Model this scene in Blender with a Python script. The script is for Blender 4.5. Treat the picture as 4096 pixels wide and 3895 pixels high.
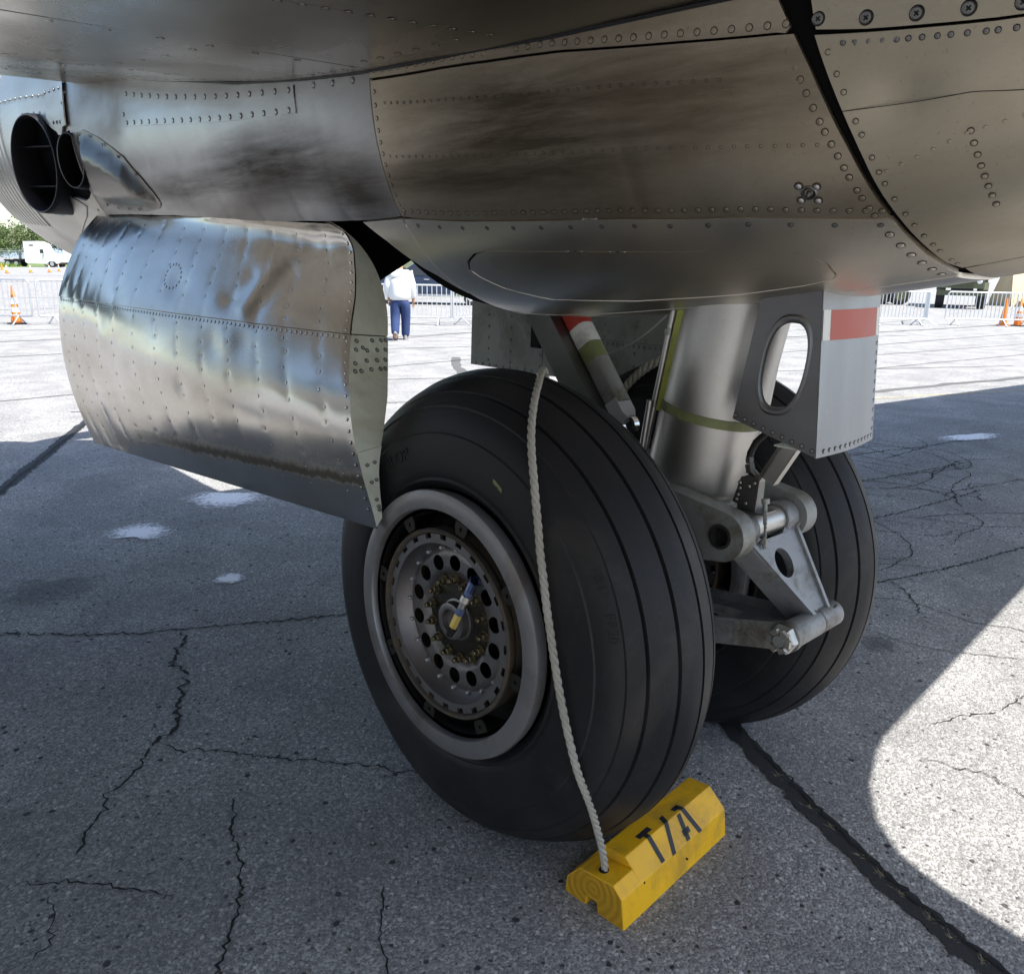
import bpy, bmesh, math, random
import numpy as np
from mathutils import Vector, Matrix
from mathutils.geometry import delaunay_2d_cdt
random.seed(7); rng = np.random.default_rng(7)
for o in list(bpy.data.objects): bpy.data.objects.remove(o)
SC = bpy.context.scene; COL = SC.collection
PI = math.pi; RAD = math.radians

# ------------------------------------------------------------------ camera, sky, sun, exposure
cd = bpy.data.cameras.new('camera'); cam = bpy.data.objects.new('camera', cd); COL.objects.link(cam)
cd.sensor_fit = 'HORIZONTAL'; cd.sensor_width = 36.0; cd.lens = 36.0*3193/4096
cd.clip_start = 0.05; cd.clip_end = 30000
AZ, PITCH, ROLL = .8024, .2702, .0197
def _lv(v):                                   # photographer frame -> world (x along axle, y to the airplane's nose)
    a0 = Vector((math.sin(AZ), math.cos(AZ), 0)); f0 = Vector((-math.cos(AZ), math.sin(AZ), 0))
    return Vector((v.dot(a0), v.dot(f0), v.z))
_f = Vector((0, math.cos(PITCH), -math.sin(PITCH))); _d = Vector((0, -math.sin(PITCH), -math.cos(PITCH))); _r = Vector((1, 0, 0))
_cr = _lv(_r*math.cos(ROLL) - _d*math.sin(ROLL)); _cd = _lv(_r*math.sin(ROLL) + _d*math.cos(ROLL)); _cf = _lv(_f)
CAM = Vector((-1.543, -1.628, 1.665))
cam.matrix_world = Matrix(((_cr.x, -_cd.x, -_cf.x, CAM.x), (_cr.y, -_cd.y, -_cf.y, CAM.y), (_cr.z, -_cd.z, -_cf.z, CAM.z), (0, 0, 0, 1)))
SC.camera = cam
SUNV = Vector((.20, -.60, 1.0)).normalized()   # towards the sun
w = bpy.data.worlds.new('World'); SC.world = w; w.use_nodes = True
nt = w.node_tree; nt.nodes.clear()
sky = nt.nodes.new('ShaderNodeTexSky'); sky.sky_type = 'NISHITA'; sky.sun_disc = False
sky.sun_elevation = math.asin(SUNV.z); sky.sun_rotation = math.atan2(SUNV.x, SUNV.y)
sky.dust_density = 1.2; sky.ozone_density = 0.6; sky.air_density = 1.0
bg = nt.nodes.new('ShaderNodeBackground'); bg.inputs['Strength'].default_value = 0.12
ow = nt.nodes.new('ShaderNodeOutputWorld')
nt.links.new(sky.outputs[0], bg.inputs[0]); nt.links.new(bg.outputs[0], ow.inputs[0])
sl = bpy.data.lights.new('sun', 'SUN'); sl.energy = 4.7; sl.angle = RAD(.53); sl.color = (1, .96, .89)
so = bpy.data.objects.new('sun', sl); COL.objects.link(so)
so.rotation_euler = SUNV.to_track_quat('Z', 'Y').to_euler()
SC.view_settings.view_transform = 'Standard'; SC.view_settings.look = 'None'
SC.view_settings.exposure = 1.15; SC.view_settings.gamma = 1.0
SC.render.engine = 'CYCLES'
SC.cycles.max_bounces = 6; SC.cycles.diffuse_bounces = 3; SC.cycles.glossy_bounces = 4

# ------------------------------------------------------------------ materials
def nodes(m):
    m.use_nodes = True; t = m.node_tree; t.nodes.clear()
    o = t.nodes.new('ShaderNodeOutputMaterial'); b = t.nodes.new('ShaderNodeBsdfPrincipled')
    t.links.new(b.outputs[0], o.inputs[0]); return t, b
def N(t, typ, **k):
    n = t.nodes.new(typ)
    for a, v in k.items():
        if a in n.inputs: n.inputs[a].default_value = v
        else: setattr(n, a, v)
    return n
def coords(t, scale=(1, 1, 1), kind='Object'):
    c = N(t, 'ShaderNodeTexCoord'); mp = N(t, 'ShaderNodeMapping'); mp.inputs['Scale'].default_value = scale
    t.links.new(c.outputs[kind], mp.inputs[0]); return mp.outputs[0]
def noise(t, vec, scale, detail=4, rough=.55, dist=0.0):
    n = N(t, 'ShaderNodeTexNoise'); n.inputs['Scale'].default_value = scale; n.inputs['Detail'].default_value = detail
    n.inputs['Roughness'].default_value = rough; n.inputs['Distortion'].default_value = dist
    t.links.new(vec, n.inputs['Vector']); return n.outputs['Fac']
def ramp(t, fac, stops):
    r = N(t, 'ShaderNodeValToRGB'); e = r.color_ramp.elements
    while len(e) < len(stops): e.new(.5)
    for k, (p, c) in enumerate(stops):
        e[k].position = p; e[k].color = (c[0], c[1], c[2], 1) if isinstance(c, tuple) else (c, c, c, 1)
    t.links.new(fac, r.inputs[0]); return r.outputs[0]
def mix(t, fac, a, b, mode='MIX'):
    m = N(t, 'ShaderNodeMix', data_type='RGBA', blend_type=mode)
    for s, v in ((m.inputs[0], fac), (m.inputs[6], a), (m.inputs[7], b)):
        if hasattr(v, 'is_linked') or isinstance(v, bpy.types.NodeSocket): t.links.new(v, s)
        elif isinstance(v, (int, float)): s.default_value = v
        else: s.default_value = (*v, 1)
    return m.outputs[2]
def bump(t, b, hs, strength, dist, prev=None):
    n = N(t, 'ShaderNodeBump'); n.inputs['Strength'].default_value = strength; n.inputs['Distance'].default_value = dist
    t.links.new(hs, n.inputs['Height'])
    if prev is not None: t.links.new(prev, n.inputs['Normal'])
    t.links.new(n.outputs[0], b.inputs['Normal']); return n.outputs[0]
MATS = {}
def plain(name, col, rough=.6, metal=0.0, var=.25, nscale=14, bmp=.15, spec=.5, dirt=None):
    m = bpy.data.materials.new(name); t, b = nodes(m); v = coords(t)
    f = noise(t, v, nscale, 6, .6)
    c = mix(t, f, tuple(x*(1-var) for x in col), tuple(min(1, x*(1+var)) for x in col))
    if dirt:
        g = ramp(t, noise(t, v, dirt[1], 7, .7, .4), [(.48, 0.0), (.68, 1.0)])
        c = mix(t, g, c, dirt[0])
    t.links.new(c, b.inputs['Base Color']); b.inputs['Metallic'].default_value = metal
    rr = ramp(t, f, [(.2, max(.03, rough-.1)), (.8, min(1, rough+.1))]); t.links.new(rr, b.inputs['Roughness'])
    b.inputs['Specular IOR Level'].default_value = spec
    if bmp: bump(t, b, noise(t, v, nscale*9, 4), bmp, .004)
    MATS[name] = m; return m
def metal(name, lo, hi, r0, r1, stain=None, stain_amt=.5, st_scale=(2.2, 1.1, 3.0), wave=.0, scratch=.25, soot=()):
    m = bpy.data.materials.new(name); t, b = nodes(m); v = coords(t)
    big = noise(t, v, 1.7, 5, .6, .3); fine = noise(t, coords(t, (3, 1, 3)), 40, 5, .7)
    c = mix(t, big, lo, hi)
    c = mix(t, .22, c, mix(t, fine, tuple(x*.72 for x in lo), tuple(min(1, x*1.15) for x in hi)))
    rb = ramp(t, big, [(.3, r0), (.72, r1)])
    if stain:
        s = ramp(t, noise(t, coords(t, st_scale), 1.0, 5, .52, .4), [(.40, 0.0), (.72, 1.0)])
        s2 = N(t, 'ShaderNodeMath', operation='MULTIPLY'); t.links.new(s, s2.inputs[0]); s2.inputs[1].default_value = stain_amt
        c = mix(t, s2.outputs[0], c, stain)
        rb = mix(t, s2.outputs[0], rb, (min(1, r1+.22),)*3)
        sp = ramp(t, noise(t, v, 120, 3, .8), [(.62, 0.0), (.72, 1.0)])
        sp2 = N(t, 'ShaderNodeMath', operation='MULTIPLY'); t.links.new(sp, sp2.inputs[0]); sp2.inputs[1].default_value = .35
        c = mix(t, sp2.outputs[0], c, tuple(x*.5 for x in stain))
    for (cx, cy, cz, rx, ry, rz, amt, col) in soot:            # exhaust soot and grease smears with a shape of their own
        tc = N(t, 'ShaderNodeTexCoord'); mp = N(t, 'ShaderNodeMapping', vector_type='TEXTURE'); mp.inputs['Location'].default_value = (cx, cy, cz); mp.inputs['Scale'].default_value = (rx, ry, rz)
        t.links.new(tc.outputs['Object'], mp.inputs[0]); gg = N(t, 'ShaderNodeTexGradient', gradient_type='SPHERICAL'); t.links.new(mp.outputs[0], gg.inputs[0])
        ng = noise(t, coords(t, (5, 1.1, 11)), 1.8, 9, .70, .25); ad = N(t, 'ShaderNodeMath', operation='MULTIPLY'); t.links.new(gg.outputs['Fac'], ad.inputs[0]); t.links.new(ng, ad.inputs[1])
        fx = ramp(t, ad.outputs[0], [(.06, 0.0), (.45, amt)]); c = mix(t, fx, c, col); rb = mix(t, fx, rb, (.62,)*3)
    t.links.new(c, b.inputs['Base Color']); t.links.new(rb, b.inputs['Roughness']); b.inputs['Metallic'].default_value = 1.0
    sc = noise(t, coords(t, (30, 2.5, 60)), 6, 5, .75)
    nn = bump(t, b, sc, scratch, .0006)
    if wave: bump(t, b, noise(t, v, 6.0, 2, .4), wave, .02, nn)
    MATS[name] = m; return m
metal('alu_door', (.47, .45, .415), (.61, .59, .55), .12, .21, (.34, .28, .20), .55, wave=.02, scratch=.10)
metal('alu_side', (.27, .27, .275), (.42, .42, .425), .26, .38, (.15, .12, .095), .65, wave=.05, soot=((-.25, .95, 1.95, .5, .75, .16, .95, (.07, .058, .048)), (-.2, .45, 1.86, .5, .30, .13, .9, (.06, .05, .04)), (-.2, 1.7, 1.93, .5, .5, .10, .7, (.10, .085, .07))))
metal('alu_side2', (.45, .45, .45), (.58, .58, .58), .28, .4, (.3, .28, .25), .4)
metal('alu_tear', (.10, .095, .09), (.16, .155, .145), .24, .34, (.16, .13, .10), .4)
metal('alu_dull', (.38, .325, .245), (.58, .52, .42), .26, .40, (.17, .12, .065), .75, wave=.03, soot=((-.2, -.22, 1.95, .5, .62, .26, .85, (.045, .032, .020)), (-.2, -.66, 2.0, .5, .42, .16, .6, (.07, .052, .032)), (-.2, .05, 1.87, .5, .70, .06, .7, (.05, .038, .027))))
metal('alu_tail', (.42, .375, .295), (.56, .515, .42), .38, .52, (.25, .19, .115), .5, wave=.04)
metal('alu_low', (.66, .615, .53), (.80, .755, .67), .26, .40, (.46, .37, .25), .55, wave=.03)
metal('alu_wing', (.32, .295, .25), (.48, .45, .40), .17, .29, (.19, .145, .095), .55, wave=.03)
metal('alu_cowl', (.50, .49, .46), (.66, .65, .61), .34, .48, (.30, .25, .19), .45)
metal('alu_strut', (.48, .47, .45), (.60, .59, .57), .36, .48, (.36, .32, .27), .4)
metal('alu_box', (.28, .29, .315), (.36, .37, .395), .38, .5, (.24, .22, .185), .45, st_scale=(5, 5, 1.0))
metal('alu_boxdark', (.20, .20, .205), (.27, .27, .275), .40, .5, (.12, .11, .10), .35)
metal('steel_dark', (.20, .20, .20), (.32, .32, .32), .34, .5, (.12, .09, .07), .5)
metal('chrome', (.62, .62, .62), (.75, .75, .75), .12, .22, None)
metal('hub_metal', (.19, .185, .19), (.31, .30, .31), .36, .52, (.15, .11, .09), .5)
metal('brass', (.62, .46, .12), (.72, .55, .2), .25, .35, (.3, .22, .08), .3)
metal('bluefit', (.08, .11, .22), (.12, .16, .30), .3, .4, None)
metal('galv', (.62, .63, .65), (.75, .76, .78), .42, .55, (.5, .5, .5), .2)
plain('link_paint', (.28, .285, .295), .42, .55, .2, 26, .6, dirt=((.12, .105, .085), 11))
plain('lug_paint', (.26, .265, .255), .5, .3, .16, 18, .3, dirt=((.13, .11, .08), 8))
plain('ring_paint', (.24, .235, .245), .42, .55, .14, 7, .2, dirt=((.17, .145, .13), 5))
plain('drum_rust', (.075, .064, .055), .75, .25, .4, 30, .5, dirt=((.13, .09, .05), 12))
plain('hubplate', (.035, .031, .026), .45, .6, .3, 20, .2)
plain('boltgold', (.22, .18, .11), .38, .9, .25, 30, .1)
plain('black', (.004, .004, .004), .8, 0, .2, 10, 0)
plain('ringd', (.05, .042, .033), .7, .5, .3, 30, 0)
plain('soot', (.012, .011, .012), .55, .2, .4, 9, .2)
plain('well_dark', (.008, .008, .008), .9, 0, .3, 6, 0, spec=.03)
plain('inner_grey', (.34, .345, .32), .5, .2, .12, 8, .2, dirt=((.2, .19, .16), 4))
plain('primer', (.58, .60, .51), .5, .15, .10, 5, .15, dirt=((.42, .40, .30), 3.2))
plain('zinc_green', (.19, .215, .085), .5, .1, .25, 16, .2, dirt=((.12, .11, .075), 10))
plain('chartreuse', (.33, .37, .07), .45, .1, .2, 16, .2, dirt=((.14, .14, .06), 9))
plain('red', (.42, .045, .03), .5, 0, .15, 12, .2)
plain('red_faded', (.45, .10, .075), .5, 0, .12, 8, .15)
plain('white', (.72, .72, .70), .5, 0, .08, 10, .1, dirt=((.4, .38, .34), 8))
plain('wfade', (.50, .50, .51), .5, .2, .08, 10, .1)
plain('seal', (.45, .44, .41), .6, .1, .2, 40, .8, dirt=((.2, .17, .13), 14))
plain('yellow', (.93, .50, .010), .5, 0, .08, 9, .35, dirt=((.60, .33, .03), 6))
plain('fadeyellow', (.42, .37, .22), .9, 0, .4, 9, 0)
plain('stencil', (.022, .024, .032), .6, 0, .3, 40, 0)
plain('cone_o', (.85, .22, .02), .5, 0, .1, 8, 0)
plain('cone_w', (.85, .85, .83), .5, 0, .05, 8, 0)
plain('truck_w', (.80, .80, .79), .35, 0, .04, 3, 0)
plain('glass', (.03, .04, .05), .08, 0, .1, 3, 0)
plain('olive', (.075, .085, .045), .6, 0, .2, 5, .1)
plain('tan', (.55, .44, .27), .7, 0, .15, 6, .1)
plain('bluecar', (.028, .045, .09), .22, .3, .08, 4, 0)
plain('tirefar', (.018, .018, .019), .85, 0, .2, 10, .1)
plain('shirt', (.72, .73, .74), .85, 0, .06, 30, .3)
plain('jeans', (.020, .040, .125), .85, 0, .3, 26, .3)
plain('skin', (.42, .25, .17), .6, 0, .1, 20, 0)
plain('hair', (.20, .18, .16), .8, 0, .3, 60, .2)
plain('shoe', (.22, .21, .21), .8, 0, .2, 30, 0)
plain('canvas', (.10, .12, .075), .9, 0, .2, 5, .3)
plain('trunk', (.11, .08, .055), .9, 0, .3, 5, .4)
plain('tar', (.016, .016, .018), .75, 0, .3, 30, .5)
plain('jointgrey', (.10, .098, .095), .95, 0, .3, 4, 0)
plain('crackdark', (.010, .010, .010), .95, 0, .3, 40, 0)
plain('drygrass', (.42, .36, .22), .9, 0, .3, 30, 0)
plain('grass', (.13, .20, .035), .9, 0, .35, 2, 0)
plain('hill', (.20, .27, .36), 1.0, 0, .15, .002, 0)  # blue of distant haze is mixed into this base colour
def leafmat(name, c0, c1):
    m = bpy.data.materials.new(name); t, b = nodes(m)
    c = mix(t, noise(t, coords(t), 1.3, 4), c0, c1); t.links.new(c, b.inputs['Base Color']); b.inputs['Roughness'].default_value = .7
    MATS[name] = m
leafmat('leaf', (.045, .085, .022), (.12, .16, .05))
# lower door skin: the same metal with a greasy smear above the bottom edge
m = MATS['alu_door'].copy(); m.name = 'alu_door_low'; t = m.node_tree; b = [n for n in t.nodes if n.type == 'BSDF_PRINCIPLED'][0]
uvn = N(t, 'ShaderNodeUVMap'); uvn.uv_map = 'skin_uv'; sx = N(t, 'ShaderNodeSeparateXYZ'); t.links.new(uvn.outputs[0], sx.inputs[0])
nz = noise(t, coords(t, (8, 14, 8)), 2.0, 6, .7)
def MM(op, a_, b_, c_=None):
    n = N(t, 'ShaderNodeMath', operation=op)
    for k_, q_ in enumerate((a_, b_, c_)):
        if q_ is None: continue
        if isinstance(q_, (int, float)): n.inputs[k_].default_value = q_
        else: t.links.new(q_, n.inputs[k_])
    return n.outputs[0]
vv_ = MM('MULTIPLY_ADD', nz, .05, sx.outputs[1]); line = MM('MULTIPLY_ADD', sx.outputs[0], .06, .845)
dlow = MM('SUBTRACT', vv_, line); band = MM('MULTIPLY', ramp(t, dlow, [(.0, 0.0), (.030, 1.0), (.048, 1.0), (.060, 0.0)]), ramp(t, sx.outputs[0], [(.45, 1.0), (.75, 0.0)]))
bc = b.inputs['Base Color'].links[0].from_socket; br2 = b.inputs['Roughness'].links[0].from_socket
t.links.new(mix(t, MM('MULTIPLY', band, .85), bc, (.05, .042, .033)), b.inputs['Base Color']); t.links.new(mix(t, band, br2, (.6,)*3), b.inputs['Roughness']); MATS['alu_door_low'] = m
# tyre rubber
m = bpy.data.materials.new('rubber'); t, b = nodes(m); v = coords(t)
f1 = noise(t, v, 3.5, 6, .6, .3); f2 = noise(t, v, 190, 3, .7)
c = mix(t, f1, (.009, .009, .010), (.021, .021, .024))
c = mix(t, ramp(t, f2, [(.60, 0.0), (.74, .5)]), c, (.06, .058, .055))
c = mix(t, ramp(t, noise(t, coords(t, (1, 1, 1)), 1.6, 8, .72, 1.2), [(.52, 0.0), (.70, .45)]), c, (.055, .050, .044))
t.links.new(c, b.inputs['Base Color']); t.links.new(ramp(t, f1, [(.25, .40), (.75, .58)]), b.inputs['Roughness'])
b.inputs['Specular IOR Level'].default_value = .26
bump(t, b, f2, .25, .002); MATS['rubber'] = m
# rope
m = bpy.data.materials.new('rope'); t, b = nodes(m); v = coords(t)
c = mix(t, noise(t, v, 6, 5, .6), (.30, .275, .235), (.60, .575, .52))
c = mix(t, ramp(t, noise(t, v, 260, 3, .7), [(.4, 0.0), (.75, .6)]), c, (.20, .17, .13))
t.links.new(c, b.inputs['Base Color']); b.inputs['Roughness'].default_value = .9
bump(t, b, noise(t, v, 420, 3, .7), .8, .003); MATS['rope'] = m
# end grain wood under yellow paint
m = bpy.data.materials.new('endgrain'); t, b = nodes(m)
wv = N(t, 'ShaderNodeTexWave', wave_type='RINGS', rings_direction='X'); wv.inputs['Scale'].default_value = 15; wv.inputs['Distortion'].default_value = 5.0
wv.inputs['Detail'].default_value = 3; wv.inputs['Detail Scale'].default_value = .6
mp = N(t, 'ShaderNodeMapping'); tc = N(t, 'ShaderNodeTexCoord'); mp.inputs['Location'].default_value = (0, -.105, -.062)
t.links.new(tc.outputs['Object'], mp.inputs[0]); t.links.new(mp.outputs[0], wv.inputs['Vector'])
c = mix(t, wv.outputs['Fac'], (.42, .20, .008), (.68, .36, .012))
c = mix(t, noise(t, tc.outputs['Object'], 12, 5), c, (.50, .26, .010), 'MIX')
t.links.new(c, b.inputs['Base Color']); b.inputs['Roughness'].default_value = .55
bump(t, b, wv.outputs['Fac'], .5, .003); MATS['endgrain'] = m
# ground: weathered concrete / old asphalt with exposed aggregate
m = bpy.data.materials.new('apron'); t, b = nodes(m); v = coords(t)
vo = N(t, 'ShaderNodeTexVoronoi', feature='F1'); vo.inputs['Scale'].default_value = 135; t.links.new(v, vo.inputs['Vector'])
vo2 = N(t, 'ShaderNodeTexVoronoi', feature='F1'); vo2.inputs['Scale'].default_value = 290; t.links.new(v, vo2.inputs['Vector'])
n1 = noise(t, v, .55, 6, .62); n2 = noise(t, v, 3.2, 6, .65); n3 = noise(t, v, 85, 5, .78); n4 = noise(t, v, 11, 6, .7)
c = mix(t, n2, (.235, .236, .24), (.335, .335, .335))
c = mix(t, ramp(t, n1, [(.35, 0.0), (.7, .55)]), c, (.40, .392, .375))
sep = N(t, 'ShaderNodeSeparateColor'); t.links.new(vo.outputs['Color'], sep.inputs[0])
c = mix(t, .58, c, ramp(t, sep.outputs[0], [(.0, (.045, .046, .05)), (.35, (.20, .20, .205)), (.72, (.42, .415, .41)), (1.0, (.80, .79, .77))]))
sep2 = N(t, 'ShaderNodeSeparateColor'); t.links.new(vo2.outputs['Color'], sep2.inputs[0])
c = mix(t, .30, c, ramp(t, sep2.outputs[1], [(.0, (.09, .09, .09)), (.5, (.26, .255, .25)), (1.0, (.55, .54, .52))]))
pit = ramp(t, n3, [(.57, 0.0), (.63, .95)]); c = mix(t, pit, c, (.055, .053, .052))
st = ramp(t, n4, [(.60, 0.0), (.75, .5)]); c = mix(t, st, c, (.11, .105, .10))
st2 = ramp(t, noise(t, v, .9, 8, .7, .5), [(.60, 0.0), (.72, .55)]); c = mix(t, st2, c, (.14, .135, .13))
def dots(scale, rad, keep, colr, c):                     # sparse single pits and pale stones
    vx = N(t, 'ShaderNodeTexVoronoi', feature='F1'); vx.inputs['Scale'].default_value = scale
    wob = N(t, 'ShaderNodeMixRGB'); wob.inputs[0].default_value = .012; nz_ = N(t, 'ShaderNodeTexNoise'); nz_.inputs['Scale'].default_value = scale*2.2; t.links.new(v, nz_.inputs['Vector']); t.links.new(v, wob.inputs[1]); t.links.new(nz_.outputs['Color'], wob.inputs[2]); t.links.new(wob.outputs[0], vx.inputs['Vector'])
    sp_ = N(t, 'ShaderNodeSeparateColor'); t.links.new(vx.outputs['Color'], sp_.inputs[0])
    k1 = N(t, 'ShaderNodeMath', operation='GREATER_THAN'); t.links.new(sp_.outputs[0], k1.inputs[0]); k1.inputs[1].default_value = keep
    k2 = ramp(t, vx.outputs['Distance'], [(rad*.7, 1.0), (rad, 0.0)]); k3 = N(t, 'ShaderNodeMath', operation='MULTIPLY'); t.links.new(k1.outputs[0], k3.inputs[0]); t.links.new(k2, k3.inputs[1])
    return mix(t, k3.outputs[0], c, colr)
c = dots(17, .19, .74, (.035, .034, .035), c); c = dots(34, .24, .80, (.06, .058, .058), c); c = dots(55, .36, .86, (.62, .61, .60), c)
c = mix(t, ramp(t, noise(t, v, 1.7, 4, .55, .4), [(.38, .0), (.66, .42)]), c, (.12, .12, .125))
t.links.new(c, b.inputs['Base Color']); b.inputs['Roughness'].default_value = .9; b.inputs['Specular IOR Level'].default_value = .25
hh = N(t, 'ShaderNodeMath', operation='SUBTRACT'); hh.inputs[0].default_value = 1.0; t.links.new(vo.outputs['Distance'], hh.inputs[1])
nn = bump(t, b, hh.outputs[0], .42, .008)
bump(t, b, n3, .45, .007, nn); MATS['apron'] = m
# white ground patches and oil: film thins out towards its edge
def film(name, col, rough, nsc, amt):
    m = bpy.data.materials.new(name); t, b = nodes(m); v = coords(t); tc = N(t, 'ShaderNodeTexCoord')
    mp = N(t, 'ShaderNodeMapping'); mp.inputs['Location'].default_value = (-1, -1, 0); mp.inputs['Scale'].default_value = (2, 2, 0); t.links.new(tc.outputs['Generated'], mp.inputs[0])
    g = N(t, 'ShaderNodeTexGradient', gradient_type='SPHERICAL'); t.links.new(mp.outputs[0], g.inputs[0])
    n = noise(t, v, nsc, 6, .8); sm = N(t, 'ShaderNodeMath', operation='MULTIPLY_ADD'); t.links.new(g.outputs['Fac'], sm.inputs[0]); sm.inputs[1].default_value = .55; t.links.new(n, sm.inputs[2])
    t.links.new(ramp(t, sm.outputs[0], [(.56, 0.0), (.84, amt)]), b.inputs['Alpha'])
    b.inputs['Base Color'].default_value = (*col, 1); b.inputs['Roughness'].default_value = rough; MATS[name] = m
film('whitefilm', (.93, .92, .95), .8, 30, 1.0); film('oil', (.05, .048, .052), .7, 14, .35)
def mat(n): return MATS[n]

# ------------------------------------------------------------------ helpers
def mobj(name, V, F, m, parent=None, smooth=True, mi=None, normals=None, sharp=None):
    me = bpy.data.meshes.new(name); me.from_pydata([tuple(map(float, v)) for v in V], [], [tuple(map(int, f)) for f in F])
    for mm in (m if isinstance(m, (list, tuple)) else [m]): me.materials.append(mat(mm))
    if mi is not None: me.polygons.foreach_set('material_index', np.asarray(mi, dtype=np.int32))
    me.polygons.foreach_set('use_smooth', np.full(len(me.polygons), bool(smooth)))
    if sharp: me.set_sharp_from_angle(angle=RAD(sharp))
    if normals is not None: me.normals_split_custom_set_from_vertices([tuple(map(float, n)) for n in normals])
    me.update(); o = bpy.data.objects.new(name, me); COL.objects.link(o)
    if parent is not None: o.parent = parent
    return o
def tag(o, label=None, cat=None, group=None, kind=None):
    if label: o['label'] = label
    if cat: o['category'] = cat
    if group: o['group'] = group
    if kind: o['kind'] = kind
    return o
def empty(name, loc=(0, 0, 0), rz=0.0, parent=None):
    o = bpy.data.objects.new(name, None); COL.objects.link(o); o.location = loc; o.rotation_euler = (0, 0, rz)
    if parent is not None: o.parent = parent
    return o
def copy_tree(o, parent=None):
    c = o.copy(); COL.objects.link(c); c.parent = parent
    for ch in o.children: copy_tree(ch, c)
    return c
class MB:
    def __init__(s): s.V = []; s.F = []; s.I = []
    def add(s, V, F, mi=0):
        b = len(s.V); s.V += [tuple(v) for v in V]; s.F += [tuple(i+b for i in f) for f in F]; s.I += [mi]*len(F); return s
    def box(s, lo, hi, mi=0, M=None):
        (a, b, c), (d, e, f) = lo, hi
        V = [(a, b, c), (d, b, c), (d, e, c), (a, e, c), (a, b, f), (d, b, f), (d, e, f), (a, e, f)]
        if M is not None: V = [tuple(M @ Vector(v)) for v in V]
        return s.add(V, [(3, 2, 1, 0), (4, 5, 6, 7), (0, 1, 5, 4), (1, 2, 6, 5), (2, 3, 7, 6), (3, 0, 4, 7)], mi)
    def tube(s, path, r, n=10, mi=0, caps=True, rs=None):
        path = [Vector(p) for p in path]; rings = []
        up = None; V = []; F = []
        for i, p in enumerate(path):
            d = (path[min(i+1, len(path)-1)]-path[max(i-1, 0)]).normalized()
            if up is None:
                up = Vector((0, 0, 1)) if abs(d.z) < .9 else Vector((1, 0, 0))
            a = d.cross(up).normalized(); bb = a.cross(d).normalized(); up = bb
            rr = rs[i] if rs else r
            for k in range(n):
                th = 2*PI*k/n; V.append(p+(a*math.cos(th)+bb*math.sin(th))*rr)
        for i in range(len(path)-1):
            for k in range(n):
                F.append((i*n+k, i*n+(k+1) % n, (i+1)*n+(k+1) % n, (i+1)*n+k))
        if caps: F.append(tuple(range(n))[::-1]); F.append(tuple((len(path)-1)*n+k for k in range(n)))
        return s.add(V, F, mi)
    def lathe(s, prof, n=32, c=(0, 0, 0), axis='x', mi=0, close=False):
        V = []; F = []
        for (x, r) in prof:
            for k in range(n):
                th = 2*PI*k/n; a, bb = r*math.cos(th), r*math.sin(th)
                V.append((c[0]+x, c[1]+a, c[2]+bb) if axis == 'x' else (c[0]+a, c[1]+bb, c[2]+x) if axis == 'z' else (c[0]+bb, c[1]+x, c[2]+a))
        m = len(prof)
        for i in range(m-1 if not close else m):
            j = (i+1) % m
            for k in range(n): F.append((i*n+k, i*n+(k+1) % n, j*n+(k+1) % n, j*n+k))
        if not close:
            F.append(tuple(range(n))[::-1]); F.append(tuple((m-1)*n+k for k in range(n)))
        return s.add(V, F, mi)
    def build(s, name, m, parent=None, smooth=True, sharp=38): 
        return mobj(name, s.V, s.F, m, parent, smooth, s.I, None, sharp if smooth else None)
def inpoly(P, poly):
    P = np.asarray(P, float); poly = np.asarray(poly, float); c = np.zeros(len(P), bool)
    x, y = P[:, 0], P[:, 1]; j = len(poly)-1
    for i in range(len(poly)):
        a, b = poly[i], poly[j]
        cond = ((a[1] > y) != (b[1] > y)) & (x < (b[0]-a[0])*(y-a[1])/(b[1]-a[1]+1e-15)+a[0]); c ^= cond; j = i
    return c
def resample(poly, step, closed=True):
    P = [np.asarray(p, float) for p in poly]; out = []
    n = len(P) if closed else len(P)-1
    for i in range(n):
        a, b = P[i], P[(i+1) % len(P)]; k = max(1, int(np.linalg.norm(b-a)/step+.5))
        for j in range(k): out.append(a+(b-a)*j/k)
    if not closed: out.append(P[-1])
    return np.array(out)
def tri2d(outline, holes=(), step=.03, interior=True):
    O_ = resample(outline, step); hs = [resample(h, step*.7) for h in holes]
    V = list(O_); E = [(i, (i+1) % len(O_)) for i in range(len(O_))]; loops = [list(range(len(O_)))]
    for h in hs:
        b = len(V); V += list(h); E += [(b+i, b+(i+1) % len(h)) for i in range(len(h))]; loops.append([b+i for i in range(len(h))])
    if interior:
        lo, hi = O_.min(0), O_.max(0)
        gx, gy = np.meshgrid(np.arange(lo[0]+step*.5, hi[0], step), np.arange(lo[1]+step*.5, hi[1], step))
        G = np.stack([gx.ravel(), gy.ravel()], 1); k = inpoly(G, O_)
        for h in hs: k &= ~inpoly(G, h)
        G = G[k]
        B = np.array(V)
        if len(G):
            d = np.min(np.hypot(G[:, None, 0]-B[None, :, 0], G[:, None, 1]-B[None, :, 1]), axis=1); G = G[d > step*.45]; V += list(G)
    r = delaunay_2d_cdt([Vector(v) for v in V], E, [], 0, 1e-7)
    P = np.array([tuple(v) for v in r[0]]); T = np.array([f for f in r[2]])
    cen = P[T].mean(1); k = inpoly(cen, O_)
    for h in hs: k &= ~inpoly(cen, h)
    T = T[k]
    a, b, c = P[T[:, 0]], P[T[:, 1]], P[T[:, 2]]
    fl = ((b[:, 0]-a[:, 0])*(c[:, 1]-a[:, 1])-(b[:, 1]-a[:, 1])*(c[:, 0]-a[:, 0])) < 0
    T[fl] = T[fl][:, ::-1]
    return P, T
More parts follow.
